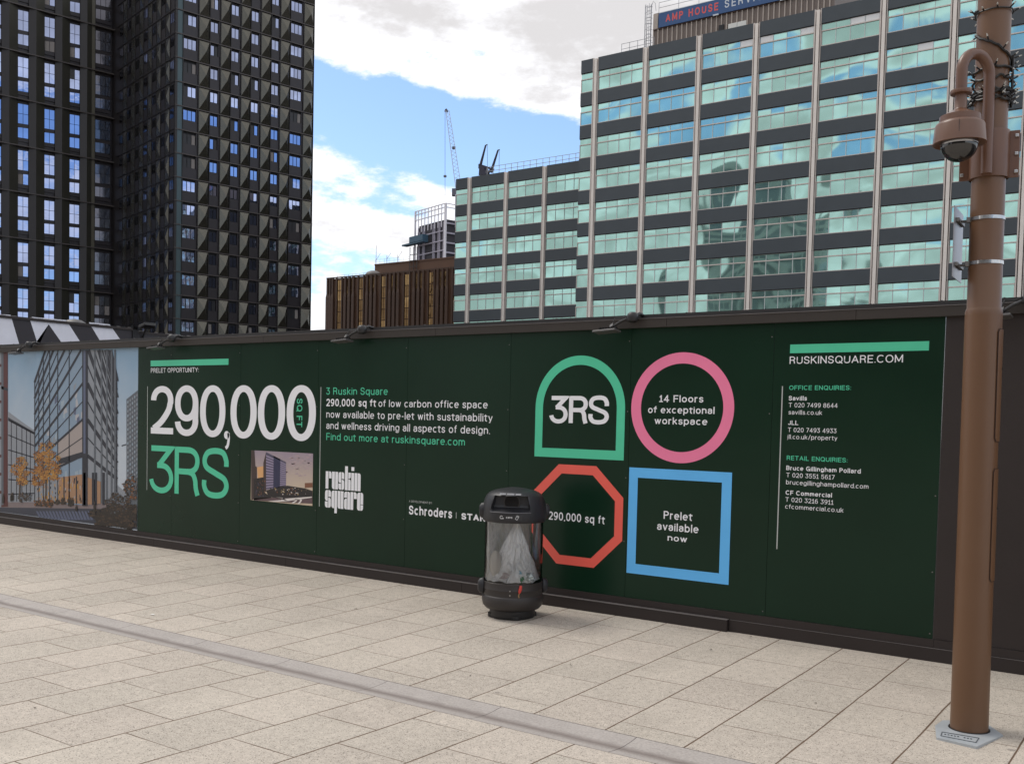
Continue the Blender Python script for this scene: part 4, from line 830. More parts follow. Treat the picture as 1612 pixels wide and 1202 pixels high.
# access doors, curved plates on the right-hand side
def door(a0, a1, z0, z1, r):
    b = MB(); n = 10; ps = []
    for i in range(n+1):
        a = R_(a0+(a1-a0)*i/n); d = lc*math.cos(a)+rt*math.sin(a); ps.append(d)
    for i in range(n):
        cz = .018 if i == 0 or i == n-1 else 0
        b.poly([ps[i]*r+Vector((0, 0, z0+(cz if i == 0 else 0))), ps[i+1]*r+Vector((0, 0, z0+(cz if i == n-1 else 0))), ps[i+1]*r+Vector((0, 0, z1-(cz if i == n-1 else 0))), ps[i]*r+Vector((0, 0, z1-(cz if i == 0 else 0)))], 0, True)
    return b
for (z0, z1) in ((pz(912), pz(737)), (pz(694), pz(520))):
    db = door(48, 116, z0-.004, z1+.004, rb+.0012); g_ = db.build('door_gap', mat('dark gap', (.030, .012, .008), .7), LP)
    dd = door(50.5, 114, z0, z1, rb+.003).build('access_door', M_post, LP)
    b = MB(); d = lc*math.cos(R_(82))+rt*math.sin(R_(82)); b.obox(d*(rb+.004)+Vector((0, 0, z0*.35+z1*.65)), d*.002, rt.cross(Vector((0, 0, 1)))*.004, (0, 0, .007)); b.build('lock', M_blk, dd)
# ground collar
M_col = mat('weathered zinc plate', (.42, .45, .47), .5, metal=.25, var=.2, nscale=9)
b = MB(); cps = [onZ(*q_, -.028)-PC for q_ in ((1472, 1141), (1474, 1160), (1537, 1175), (1579, 1157), (1557, 1141), (1523, 1134), (1484, 1133))]
for q_ in cps: q_.z = 0
n = len(cps); zt_ = -.026
b.poly([(q_.x, q_.y, zt_) for q_ in cps])
for i in range(n): j = (i+1) % n; b.poly([(cps[i].x, cps[i].y, -.045), (cps[j].x, cps[j].y, -.045), (cps[j].x, cps[j].y, zt_), (cps[i].x, cps[i].y, zt_)])
pl_ = b.build('ground_collar', M_col, LP)
qs = [onZ(*q_, -.028)-PC for q_ in ((1483, 1152), (1481, 1158), (1536, 1169), (1541, 1162))]
b = MB()
for i in range(4):
    a_, c_ = qs[i], qs[(i+1) % 4]; b.bar((a_.x, a_.y, -.0245), (c_.x, c_.y, -.0245), .004)
m0 = [qs[0].lerp(qs[1], .45), qs[3].lerp(qs[2], .45)]
for k in range(9):
    if k in (5,): continue
    a_ = m0[0].lerp(m0[1], .08+.09*k); c_ = m0[0].lerp(m0[1], .08+.09*k+.05); b.bar((a_.x, a_.y, -.0248), (c_.x, c_.y, -.0248), .006)
b.build('stamped_plate', mat('stamped marks', (.10, .11, .12), .6), pl_)
b = MB(); b.lathe([(rb+.010, -.0255), (rb+.009, -.023), (rb-.002, -.022)], 48); b.build('mastic_joint', M_blk, LP)
# camera bracket: clamp plates and a swan-neck tube
zc0, zc1 = pz(283), pz(206, 1590)
M_post2 = mat('brown painted bracket', (.128, .061, .036), .36, var=.10, nscale=7, spec=.55)
CB = thing('dome_camera', 'brown dome security camera hanging from a swan-neck arm on the lamp post', 'security camera', (PC.x, PC.y, (zc0+zc1)/2))
O_ = Vector((0, 0, 0)); hz = (zc1-zc0)/2
cl_l = -rt*.7+lc*.55; cl_l.normalize()
b = MB(); b.lathe([(ru+.012, -hz), (ru+.013, -hz+.006), (ru+.013, hz-.006), (ru+.012, hz), (ru+.002, hz)], 40)
clampo = b.build('pole_clamp', M_post2, CB)
b = MB(); b.obox(rt*.112-lc*.0, rt*.034, lc*.004, (0, 0, hz)); bevel(b.build('flange', M_post2, CB), .006)
b = MB(); b.obox(-rt*.112+lc*.006, rt*.034, lc*.004, (0, 0, hz*1.02-.002)); bevel(b.build('flange', M_post2, CB), .006)
b = MB()
for sgn, off in ((1, .165), (-1, .155)):
    for zz in (-hz+.03, 0, hz-.03): b.lathe([(0, .010), (.009, .008), (.011, .0)], 8, (0, 0, 0))
b = MB()
for sgn, off in ((1, .130), (-1, .132)):
    for zz in (-hz+.03, 0, hz-.03): b.obox(rt*sgn*off+lc*.010+Vector((0, 0, zz)), rt*.009, lc*.006, (0, 0, .009))
bevel(b.build('bolts', M_alu, CB), .003)
# the tube stands in front-left of the post, then bends over towards the left and the camera
T0 = -rt*.012+lc*.118
tgt = onP(1519, 201, Vector(PC)+lc*.26, lc)-Vector((PC.x, PC.y, (zc0+zc1)/2))     # centre of the housing
topz = zon(1530, 82, PC.x, PC.y)-(zc0+zc1)/2-.075
hx = Vector((tgt.x, tgt.y, 0))
mid = T0*.5+hx*.5; rad = (hx-T0).length/2; dirr = (hx-T0).normalized()
zbend = topz-rad*1.05
pts = [T0+Vector((0, 0, -hz*.96)), T0+Vector((0, 0, hz*.5)), T0+Vector((0, 0, zbend))]
for i in range(1, 15):
    a = math.pi*i/14; pts.append(mid-dirr*rad*math.cos(a)+Vector((0, 0, zbend+rad*1.05*math.sin(a))))
zcol = tgt.z+.165
pts += [hx+Vector((0, 0, zbend-.05)), hx+Vector((0, 0, zcol))]
b = MB(); b.tube(pts, .0285, 18); b.build('swan_neck', M_post2, CB)
b = MB(); b.lathe([(.030, -.010), (.052, -.009), (.054, 0), (.052, .009), (.030, .010)], 28); o = b.build('neck_collar', M_post2, CB); o.location = hx+Vector((0, 0, zcol+.018))
b = MB(); b.lathe([(.0295, zcol+.01), (.0300, tgt.z+.10), (.034, tgt.z+.094), (.078, tgt.z+.070), (.100, tgt.z+.060), (.102, tgt.z+.030), (.116, tgt.z+.022), (.121, tgt.z+.010), (.128, tgt.z-.062), (.131, tgt.z-.080), (.126, tgt.z-.082), (.110, tgt.z-.068), (.088, tgt.z-.064)], 56, (hx.x, hx.y, 0))
hs = b.build('housing', M_post2, CB)
bmark = MB(); dq = lc*.996+rt*.05; bmark.obox(hx+lc*.1245+Vector((0, 0, tgt.z-.03)), rt*.0007, lc*.002, (0, 0, .045)); bmark.build('seam', M_blk, hs)
dome = MB(); dome.lathe([(.091, tgt.z-.066)]+[(.0905*math.cos(R_(a)), tgt.z-.086-.086*math.sin(R_(a))) for a in range(0, 90, 6)]+[(.001, tgt.z-.1745)], 48, (hx.x, hx.y, 0))
m = mat('smoked dome', (.010, .010, .011), .06, var=.1, spec=.9); dome.build('dome', m, CB)
b = MB(); b.lathe([(.0925, tgt.z-.070), (.0930, tgt.z-.084), (.091, tgt.z-.088)], 48, (hx.x, hx.y, 0)); b.build('dome_rim', mat('chrome ring', (.42, .43, .45), .2, metal=.9), CB)
# fairy lights wound round the post
FL = thing('fairy_lights', 'black string of fairy lights wound round the top of the lamp post', 'fairy lights', (PC.x, PC.y, pz(100)))
zf = lambda py: pz(py)-pz(100)
b = MB(); bulbs = []
def wrap(z0, z1, a0, a1, n, rr, jit, seed, rad=.0065):
    ps = []
    for i in range(n+1):
        t = i/n; a = R_(a0+(a1-a0)*t); j = noise.noise(Vector((t*9, seed, 0)))*jit
        d = lc*math.cos(a)+rt*math.sin(a); ps.append(d*(rr+.006+abs(j)*.3)+Vector((0, 0, z0+(z1-z0)*t+j)))
        if i % 2 == 0: bulbs.append((ps[-1], d, seed+i))
    b.tube(ps, rad, 6)
wrap(zf(-20), zf(22), -100, 300, 40, ru, .02, 1, .007); wrap(zf(26), zf(22), -120, 240, 50, ru, .004, 2, .004)
wrap(zf(58), zf(108), -70, 100, 24, ru, .012, 3, .007); wrap(zf(108), zf(118), 100, 260, 24, ru, .012, 3, .008)
for q_ in range(3): wrap(zf(118+q_*17), zf(112+q_*17), -120, 120, 30, ru+.002*q_, .018, 5+q_, .0065)
for q_ in range(4): wrap(zf(150+q_*4), zf(150+q_*5), -120, 110, 34, ru+.004, .022, 15+q_, .007)
for q_ in range(3): wrap(zf(95+q_*4), zf(172), 76+8*q_, 92+6*q_, 14, ru+.006, .02, 25+q_, .007)
b.build('cable', M_blk, FL)
b = MB(); bb = MB()
for i, (p_, d, s_) in enumerate(bulbs):
    if i % 3: continue
    up_ = Vector((0, 0, random.choice((-1, 1, 1, .3)))); t_ = (d*.9+up_*random.uniform(.3, 1)+rt*random.uniform(-.5, .5)).normalized()
    b.tube([p_, p_+t_*.030], .0045, 5); bb.tube([p_+t_*.030, p_+t_*.044], [.0045, .002], 5)
b.build('bulb_holders', M_blk, FL); bb.build('bulbs', mat('clear bulb', (.55, .55, .52), .15), FL)
# edge-on sign plate with two steel bands
zs0, zs1 = zon(1508, 440, PC.x, PC.y), zon(1508, 331, PC.x, PC.y)
SG = thing('sign_plate', 'grey metal sign plate seen edge-on, banded to the lamp post', 'sign', (PC.x, PC.y, (zs0+zs1)/2)); hh = (zs1-zs0)/2
pc_ = onP(1514, 385, Vector(PC), lc)-Vector((PC.x, PC.y, (zs0+zs1)/2)); pc_.z = 0
rho = (Vector((PC.x, PC.y, 0))+pc_).normalized(); rp = Vector((rho.y, -rho.x, 0)); dl = R_(8.5); dv = rho*math.cos(dl)+rp*math.sin(dl); nv = Vector((dv.y, -dv.x, 0))
b = MB(); b.obox(pc_, dv*.15, nv*.0018, (0, 0, hh)); b.build('plate', mat('brushed grey aluminium', (.33, .33, .35), .38, metal=.6, var=.12), SG)
M_ss = mat('stainless band', (.55, .53, .50), .18, metal=1, var=.25, nscale=60)
for py in (347, 416):
    zz = zon(1530, py, PC.x, PC.y)-(zs0+zs1)/2
    b = MB(); b.lathe([(ru+.001, zz-.009), (ru+.003, zz-.009), (ru+.003, zz+.009), (ru+.001, zz+.009)], 40); b.build('steel_band', M_ss, SG)
    b = MB(); e0 = -rt*(ru+.0)+lc*.02; b.obox((e0+pc_)*.5+Vector((0, 0, zz-.004)), (pc_-e0)*.5, lc*.014, (0, 0, .005)); b.obox(e0*1.03+Vector((0, 0, zz)), rt*.012, lc*.014, (0, 0, .014)); b.obox(pc_+rt*.010+Vector((0, 0, zz-.006)), rt*.008, dv*.10, (0, 0, .010)); bevel(b.build('bracket', mat('dull steel', (.20, .19, .18), .45, metal=.7), SG), .002)
# the post stands a touch out of plumb, and all it carries leans with it
bpy.context.view_layer.update()
_ax = Vector((lc.x, lc.y, 0)); _lean = Matrix.Translation(PC) @ Matrix.Rotation(-.0075 if rt.cross(lc).z < 0 else .0075, 4, _ax) @ Matrix.Translation(-Vector(PC))
if (_lean @ (Vector(PC)+Vector((0, 0, 4)))-Vector(PC)).dot(rt) > 0: _lean = Matrix.Translation(PC) @ Matrix.Rotation(.0075 if rt.cross(lc).z < 0 else -.0075, 4, _ax) @ Matrix.Translation(-Vector(PC))
for o in (LP, CB, FL, SG): o.matrix_world = _lean @ o.matrix_world
# ================================================================== RETURN HOARDING BEHIND, WITH GIANT WHITE LETTERS
XF = -18.0
def onX(px, py, X=XF): d = ray(px, py); q_ = d*(X/d.x); q_.z += CZ; return q_
RH = thing('side_hoarding', 'dark side hoarding with giant white letters running back behind the main hoarding', 'hoarding', (XF, 12, 0))
def RP(b, name, m): o = b.build(name, m, RH); o.location = -Vector(RH.location); return o
zt1 = onX(0, 500).z; y0_, y1_ = 6.2, onX(208, 520).y; ye = 26.
M_dk = mat('dark purple-brown boards', (.022, .017, .021), .5, var=.2, nscale=2)
b = MB(); b.box(XF-.04, XF, y0_, y1_-.005, 0, zt1); RP(b, 'lettered_panel', M_dk)
b = MB(); b.box(XF-.04, XF-.012, y1_+.12, ye, 0, zt1-.05); RP(b, 'plain_panel', M_dk)
b = MB(); b.box(XF-.06, XF+.02, y1_, y1_+.115, 0, zt1+.02); RP(b, 'end_post', mat('black post', (.010, .009, .010), .6))
b = MB(); b.box(XF-.06, XF+.03, y0_, y1_-.002, zt1+.001, zt1+.05); b.box(XF-.07, XF+.0, y1_+.117, ye, zt1-.048, zt1+.0); RP(b, 'top_rail', M_brown)
b = MB()
for i in range(70):
    yy = y0_+i*.27+random.uniform(-.08, .08); ln = random.uniform(.02, .16); b.box(XF-.03, XF+.012, yy, yy+ln, zt1+(.051 if yy < y1_ else .001), zt1+(.058 if yy < y1_ else .009))
RP(b, 'flaking_edge', mat('chipped edge', (.30, .28, .27), .7))
b = MB()
def lf(a, c, s=12.39, o=(0, 430)): q_ = onX(o[0]+a/s, o[1]+c/s); return Vector((XF+.003, q_.y, q_.z))
def LX(px, py): q_ = onX(px, py); return Vector((XF+.003, q_.y, q_.z))
# pixel corners continued downwards behind the main hoarding
for poly in ([(-26, 493), (16.5, 495.5), (40, 575), (-6, 575)], [(46.8, 502.5), (50.5, 498.7), (104.2, 503.7), (76.5, 510.3)], [(46.8, 502.5), (76.5, 510.3), (48, 560), (66, 560)][:0], [(139.5, 507), (172.5, 510.5), (228, 590), (190, 590)]):
    if poly: b.poly([LX(*q_) for q_ in poly])
b.poly([LX(*q_) for q_ in [(46.8, 502.5), (76.5, 510.3), (52, 545), (60.5, 545)]]); b.poly([LX(*q_) for q_ in [(76.5, 510.3), (104.2, 503.7), (150, 575), (122, 575)]])
RP(b, 'giant_lettering', mat('white painted letters', (.72, .72, .78), .5))
q_ = LX(214, 517)
fl = thing('floodlight', 'small black floodlight on the dark boards at the end of the giant letters', 'floodlight', (XF, q_.y+.15, q_.z))
b = MB(); b.obox((.16, 0, .06), (.11, 0, .03), (0, .13, 0), (-.01, 0, .025)); bevel(b.build('head', M_blk, fl), .008)
b = MB(); b.obox((.16, 0, .092), (.10, 0, .027), (0, .12, 0), (0, 0, .003)); b.build('lens', mat('floodlight glass', (.05, .05, .04), .15, spec=.8), fl)
b = MB(); b.tube([(-.02, 0, -.2), (.05, 0, -.1), (.10, 0, .03)], .018, 8); b.build('bracket', M_blk, fl)
q_ = LX(99, 498)
b = MB(); b.lathe([(.16, 0), (.16, .04), (.13, .10), (.08, .14), (.01, .16)], 28); o = b.build('vent_cowl', mat('grey cowl', (.075, .072, .07), .5)); o.location = (XF-.6, q_.y+.6, zt1-.02); o.scale = (1.6, 1.6, 1.2)
tag(o, 'grey domed cowl just showing over the top of the lettered side hoarding', 'vent')
b = MB(); b.box(-.2, .2, -.2, .2, -zt1, 0); o2 = b.build('cowl_post', M_brown, o)
# ================================================================== THE GLASS OFFICE BLOCK
K = .95; YA = 95.; BAY = 6.3673*K; STO = 3.6927*K; XA = -60.2044*K; ZA = CZ+39.7798*K       # first column, lowest edge of the top band
M_span = mat('slate panel', (.052, .063, .071), .42, var=.16, nscale=.6, spec=.4)
M_colm = mat('pinkish concrete', (.74, .68, .615), .75, var=.10, nscale=1.5)
M_fr = mat('putty window frame', (.58, .52, .475), .5, var=.06, nscale=2)
M_wfr = mat('white glazing bar', (.55, .57, .56), .45, var=.05)
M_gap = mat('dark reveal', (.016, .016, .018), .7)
M_teal = glass_mat('teal coated glass', (.37, .60, .54), .03, .20, .16, 0.4, .85)
M_blind = mat('white blind', (.74, .74, .73), .6, var=.05)
M_roofm = mat('grey roof felt', (.10, .10, .10), .8)
def block(name, label, X0, Y0, z_top, nst, ncol, bay, sto, stub, depth, stub_r=0.):
    """facade on the local plane y = 0, looking towards -y; x = 0 is the first column; z_top is the lower edge of the top band"""
    r = thing(name, label, 'office building', (X0, Y0, 0))
    xl, xr = -stub, (ncol-1)*bay+stub_r; zr = z_top+sto*.40
    b = MB(); b.box(xl, xr, .62, depth, -1, zr-.06); b.build('core', M_gap, r)
    b = MB(); b.box(xl+.1, xr-.1, .63, depth-.1, zr-.058, zr-.02); b.build('roof', M_roofm, r)
    # columns
    b = MB(); b.box(-.15, .15, -.20, .62, -1, zr-.12); c0 = b.build('column', M_colm, r)
    for i in range(1, ncol): dup(c0, r, (i*bay, 0, 0))
    # flat strips left and right of each column, and the dark joints
    b = MB()
    for i in range(ncol):
        for (u0, u1) in ((-.36, -.25), (.24, .30)): b.box(i*bay+u0, i*bay+u1, -.14, .60, -1, zr-.02)
    b.build('column_trim', M_fr, r)
    runs = [(xl, -.37)]+[(i*bay+.34, (i+1)*bay-.37) for i in range(ncol-1)]+([((ncol-1)*bay+.34, xr)] if stub_r else [])
    # slate bands between the columns
    for k in range(nst):
        z0 = z_top-k*sto; b = MB()
        for (a, c) in runs: b.box(a, c, -.12, .58, z0, z0+sto*.395)
        b.build('slate_band', M_span, r)
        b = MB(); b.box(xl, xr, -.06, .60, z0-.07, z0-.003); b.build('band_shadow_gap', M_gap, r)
    full = None; out_ = []
    for k in range(nst):
        zt_ = z_top-k*sto-.06; zb_ = z_top-(k+1)*sto+sto*.398; hgt = zt_-zb_; ztr = zt_-hgt*.31
        for j, (a, c) in enumerate(runs):
            reg = 0 < j < ncol
            if reg and full is not None: o = dup(full, r, (runs[j][0]-full['x0'], 0, -(k-full['k'])*sto)); o['x0'] = full['x0']; out_.append((o, k, j)); continue
            np_ = 4 if reg else max(1, round((c-a)/1.35))
            b = MB(); pw = (c-a)/np_
            for q in range(np_):
                tl = random.uniform(-.006, .006); t2 = random.uniform(-.006, .006)
                for (z0, z1) in ((zb_+.07, ztr-.05), (ztr+.05, zt_-.03)):
                    b.poly([(a+q*pw+.02, 0.02+tl, z0), (a+(q+1)*pw-.02, .02-tl, z0), (a+(q+1)*pw-.02, .02-tl+t2, z1), (a+q*pw+.02, .02+tl+t2, z1)])
            o = b.build('window', M_teal, r)
            b = MB(); b.box(a, c, -.08, .1, zb_+.002, zb_+.07); b.box(a, c, -.07, .1, ztr-.05, ztr+.055); b.box(a, c, -.02, .1, zt_-.03, zt_-.012)
            for xx in (a, c-.05): b.box(xx, xx+.05, -.05, .1, zb_+.071, ztr-.051)
            b.build('window_frame', M_fr, o)
            b = MB()
            for q in range(1, np_): b.box(a+q*pw-.028, a+q*pw+.028, -.03, .1, zb_+.071, ztr-.051); b.box(a+q*pw-.02, a+q*pw+.02, -.02, .1, ztr+.056, zt_-.031)
            if np_ > 1: b.build('glazing_bars', M_wfr, o)
            if reg and full is None: full = o; full['x0'] = a; full['k'] = k
            out_.append((o, k, j))
    for o, k, j in out_:
        for key in ('x0', 'k'):
            if key in o: del o[key]
    return r, runs, zr
AM, runsA, ZRA = block('glass_office_block', 'tall teal glass office block with slate bands and a blue sign on its roof', XA, YA, ZA, 11, 10, BAY, STO, 1.85, 17, 0.)
# a few transoms with white blinds
rnd = random.Random(5); b = MB()
for (k, j, q) in ((0, 4, 0), (0, 4, 3), (0, 5, 2), (0, 5, 3), (1, 6, 2), (1, 7, 2), (0, 3, 3), (0, 8, 1), (1, 9, 0)):
    a, c = runsA[j]; pw = (c-a)/4; zt_ = ZA-k*STO-.08; h_ = (ZA-k*STO-.06-(ZA-(k+1)*STO+STO*.398))*.31
    b.box(a+q*pw+.04, a+(q+1)*pw-.04, -.005, .0, zt_-h_+.10, zt_-.005)
b.build('blind', M_blind, AM)
# wing, set back and lower
YW = 106.4; WS = STO
xw = [onY(px, py, YW-.3).x for px, py in ((733.7, 505), (791, 504), (851, 500.7))]; WB = (xw[2]-xw[0])/2
zw = onY(792, 287.3, YW-.28).z
WG, runsW, ZRW = block('office_wing', 'lower teal glass office wing with slate bands left of the tall block', xw[0], YW, zw, 8, 5, WB, WS, 2.35, 15)
# roof plant room, sign, ladder, rails
def loc(p, o): return Vector(p)-Vector(o.location)
YP = YA+3.2
pA = onY(1028, 45, YP); zsb = onY(1038, 45, YP).z; zst = onY(1040, 22, YP).z; xs0 = onY(1038, 35, YP).x
PR = thing('roof_plant_room', 'beige ribbed plant room on the roof of the tall glass office block', 'plant room', (pA.x, YP, ZRA-.1))
PLN = onY(1313, 10, YP).x-pA.x
b = MB(); b.box(0, PLN, .12, 9, 0, zst-ZRA+.3); b.build('wall', mat('taupe sheet', (.17, .135, .115), .6, var=.15, nscale=.8), PR)
M_rib = mat('beige rib', (.42, .36, .31), .55, var=.12, nscale=2)
b = MB(); xx = .0
while xx < PLN: b.box(xx, xx+.10, -.02, .119, .0, zsb-ZRA+.02); xx += .56
b.build('ribs', M_rib, PR)
b = MB(); b.box(.001, PLN, -.03, .118, zsb-ZRA+.021, zsb-ZRA+.12); b.build('ledge', mat('brown trim', (.09, .055, .045), .6), PR)
b = MB(); b.box(.0, .55, .0, .118, zsb-ZRA+.125, zst-ZRA+.2); b.build('corner_panel', M_rib, PR)
pd0 = onY(1132, 30, YP); b = MB(); b.box(pd0.x-pA.x, pd0.x-pA.x+.55, -.03, .11, .2, 2.0); b.build('louvre', M_gap, PR)
pe0, pe1 = onY(1147, 30, YP), onY(1175, 30, YP); b = MB(); b.box(pe0.x-pA.x, pe1.x-pA.x, -.05, .11, .1, 1.9); o = b.build('door', mat('white steel door', (.62, .62, .58), .5), PR)
b = MB(); mx_ = (pe0.x+pe1.x)/2-pA.x; b.box(mx_-.02, mx_+.02, -.055, -.05, .1, 1.9); b.box(pe0.x-pA.x, pe1.x-pA.x, -.056, -.051, 1.25, 1.29); b.box(pe0.x-pA.x+.5, pe0.x-pA.x+1.0, -.056, -.051, 1.0, 1.35); b.build('door_joints', mat('grey line', (.2, .2, .2), .6), o)
SB = thing('roof_sign', 'long blue sign board with red and white lettering on the roof plant room', 'sign', (xs0, YP-.16, zsb))
hS = zst-zsb
b = MB(); b.box(0, 22, -.04, .06, 0, hS); b.build('board', mat('blue sign board', (.022, .075, .20), .45, var=.12, nscale=.5), SB)
M_sr = mat('red letters', (.62, .085, .075), .45); M_sw = mat('white sign letters', (.56, .60, .64), .45)
fS = lambda u, v: Vector((u, -.045, v))
tX = lambda px: onY(px, 30, YP-.2).x-xs0
zlo, zhi = hS*.27, hS*.80
grotesk('AMP HOUSE', tX(1048), tX(1130), zlo, zhi-zlo, M_sr, .20, fn=fS, parent=SB, gap=.34)
grotesk('SERVICES', tX(1140), tX(1222), zlo+.05, zhi-zlo, M_sw, .15, fn=fS, parent=SB, gap=.36)
for px in (1127, 1232):
    b = MB(); b.box(tX(px)-.3, tX(px)+.3, -.15, -.05, -.12, .02); b.build('sign_lamp', M_sw, SB)
b = MB(); b.box(.05, 6.5, -.06, -.02, hS-.02, hS+.05); b.build('sign_edge', M_sw, SB)
M_steel = mat('galvanised tube', (.42, .42, .43), .45, metal=.4)
def rail(name, label, p0, p1, h, n, mid=1, rr=.035):
    r = thing(name, label, 'railing', p0); d = Vector(p1)-Vector(p0); b = MB()
    for i in range(n+1): q_ = d*(i/n); b.bar(q_, q_+Vector((0, 0, h)), rr*1.4)
    b.build('posts', M_steel, r); b = MB()
    for i in range(mid+1): b.bar(Vector((0, 0, h*(1-i*.5))), d+Vector((0, 0, h*(1-i*.5))), rr*1.4)
    b.build('rails', M_steel, r); return r
rail('roof_railing', 'thin steel railing along the roof edge of the lower glass wing', (onY(764, 270, YW).x, YW+.4, ZRW-.03), (onY(925, 250, YW).x, YW+.4, ZRW-.03), 1.1, 16, 1, .035)
pr0, pr1 = onY(975, 70, YA), onY(1026, 65, YA)
rail('roof_railing', 'short steel railing on the roof left of the ribbed plant room', (pr0.x, YA+.5, ZRA-.03), (pr1.x, YA+.5, ZRA-.03), 1.1, 4, 1, .03)
rail('roof_railing', 'thin railing on top of the blue sign and plant room', (xs0-.3, YP+.4, zst+.28), (xs0+16, YP+.4, zst+.28), 1.1, 7, 1, .03)
LD = thing('caged_ladder', 'grey caged access ladder at the left end of the ribbed plant room', 'ladder', (pA.x-.55, YP+.1, ZRA-.03)); hl = zst-ZRA+1.3
b = MB()
for xx in (-.28, .2): b.bar((xx, 0, 0), (xx, 0, hl), .06)
for i in range(int(hl/.35)): b.bar((-.28, 0, .3+i*.35), (.2, 0, .3+i*.35), .04)
b.build('rungs', M_steel, LD); b = MB()
for i in range(int((hl-1.2)/.6)+1):
    ps = [(-.04+.42*math.cos(R_(a)), -.42*math.sin(R_(a)), 1.3+i*.6) for a in range(0, 181, 30)]; b.tube(ps, .025, 5)
for a in (20, 60, 120, 160): b.bar((-.04+.42*math.cos(R_(a)), -.42*math.sin(R_(a)), 1.3), (-.04+.42*math.cos(R_(a)), -.42*math.sin(R_(a)), hl), .04)
b.tube([(.2, 0, hl-.3), (.45, 0, hl+.3), (.7, 0, hl), (.8, 0, hl-.8)], .03, 6); b.build('cage', M_steel, LD)
# window-cleaning davits on the wing roof
YD = YW+2.2
d0 = onY(763, 274, YD); DV = thing('roof_davit', 'dark twin-armed window-cleaning davit on the roof of the glass wing', 'roof crane', (d0.x, YD, ZRW-.03)); M_dv = mat('dark blue-grey steel', (.028, .028, .05), .5)
def dp(px, py): return onY(px, py, YD)-Vector(DV.location)
b = MB(); b.poly([dp(757, 277), dp(768, 276), dp(766, 264), dp(758, 261)]); A_ = [dp(757, 277), dp(768.5, 276), dp(765, 265), dp(758, 261.5)]
b = MB()
for i in range(4): j = (i+1) % 4; b.poly([A_[i]+Vector((0, -.5, 0)), A_[j]+Vector((0, -.5, 0)), A_[j]+Vector((0, .5, 0)), A_[i]+Vector((0, .5, 0))])
b.poly([q+Vector((0, -.5, 0)) for q in A_]); b.poly([q+Vector((0, .5, 0)) for q in A_]); b.build('base', M_dv, DV)
b = MB(); b.bar(dp(756, 260), dp(777, 267), .26); b.bar(dp(768, 274), dp(773, 266), .2); b.build('beam', M_dv, DV)
for (p0, p1, p2) in (((756, 262), (764.5, 229), (767.2, 227.5)), ((774, 268), (784, 236.5), (786.5, 235.5))):
    b = MB(); b.tube([dp(*p0), dp(*p1), dp(*p2)], [.19, .11, .07], 8); b.obox(dp(*p0), (.17, 0, 0), (0, .2, 0), (0, 0, .30)); b.build('arm', M_dv, DV)
b = MB(); b.bar(dp(767, 228), dp(767.4, 263), .035); b.bar(dp(786, 236), dp(785.6, 262), .035); b.build('cable', M_dv, DV)
# ================================================================== BROWN BUILDING WITH BRONZE GLASS
YB_ = 140.; bl = onY(513, 480, YB_); xr_ = onY(735, 480, YB_).x; zT = onY(620, 430, YB_).z; zT2 = onY(655, 410, YB_+4).z
BB = thing('brown_office_building', 'long brown ribbed office building with bronze glass strips', 'office building', (bl.x, YB_, 0)); LB = xr_-bl.x
M_bw = mat('brown ribbed cladding', (.125, .064, .036), .6, var=.25, nscale=.5); M_bw2 = mat('dark brown fin', (.075, .039, .023), .6, var=.2, nscale=.5); M_brz = glass_mat('bronze glass', (.27, .175, .08), .12, .12, .6); M_brz2 = glass_mat('dark bronze glass', (.15, .095, .045), .12, .12, .6)
b = MB(); b.box(0, LB, .3, 16, -1, zT); b.build('wall', M_bw, BB)
pl2 = onY(590, 420, YB_+4).x-bl.x; b = MB(); b.box(pl2, LB, 4, 14, zT, zT2); b.box(pl2-.02, LB, 3.9, 3.99, zT2-.2, zT2+.05); b.build('roof_storey', M_bw, BB)
bxp = lambda px: onY(px, 470, YB_).x-bl.x
gold = [533, 567, 602.5, 639, 677.5, 716]; pairs = [(546, 552), (580.5, 586.5), (616.5, 622.5), (654.5, 661.5), (692, 699)]
wst = 2.05
def strip(xc, wd_, nm='window', z1=None):
    b = MB(); z = zT-.4 if z1 is None else z1; k = 0
    while z > 2:
        g_ = 1 if random.random() < .58 else 0
        b.box(xc-wd_/2, xc-.06, .22, .29, z-wst+.16, z, g_); b.box(xc+.06, xc+wd_/2, .22, .29, z-wst+.16, z, g_ if random.random() < .7 else 1); z -= wst
    return b.build(nm, [M_brz, M_brz2], BB)
for px in gold: strip(bxp(px), .95)
for (pa, pb) in pairs+[(518, 519.5)]:
    for px in (pa, pb): strip(bxp(px), .40)
    xa, xb = bxp(pa), bxp(pb); b = MB(); z2 = zT-3.6
    for xx in (xa-.55, (xa+xb)/2, xb+.55):
        b.box(xx-.32, xx+.32, -.1, .298, -1, z2); b.box(xx-.2, xx+.2, -.02, .297, z2, zT+.12)
        b.poly([(xx-.32, -.1, z2), (xx+.32, -.1, z2), (xx+.2, -.02, z2+.7), (xx-.2, -.02, z2+.7)])
    b.build('fin_group', M_bw2, BB)
b = MB()
for px in gold:
    for s_ in (-1, 1): b.box(bxp(px)+s_*.72-.14, bxp(px)+s_*.72+.14, .05, .299, -1, zT+.06)
b.build('fins', M_bw2, BB)
b = MB(); b.box(-.1, LB, .12, .31, zT+.061, zT+.28); b.build('parapet', M_bw2, BB)
b = MB(); cxd = bxp(574.5)
b.lathe([(1.6, 0), (1.55, .55), (1.2, 1.0), (.6, 1.25), (.02, 1.3)], 20, (cxd, 2.2, zT-.05)); b.build('roof_dome', mat('grey dome', (.17, .155, .145), .6), BB)
b = MB()
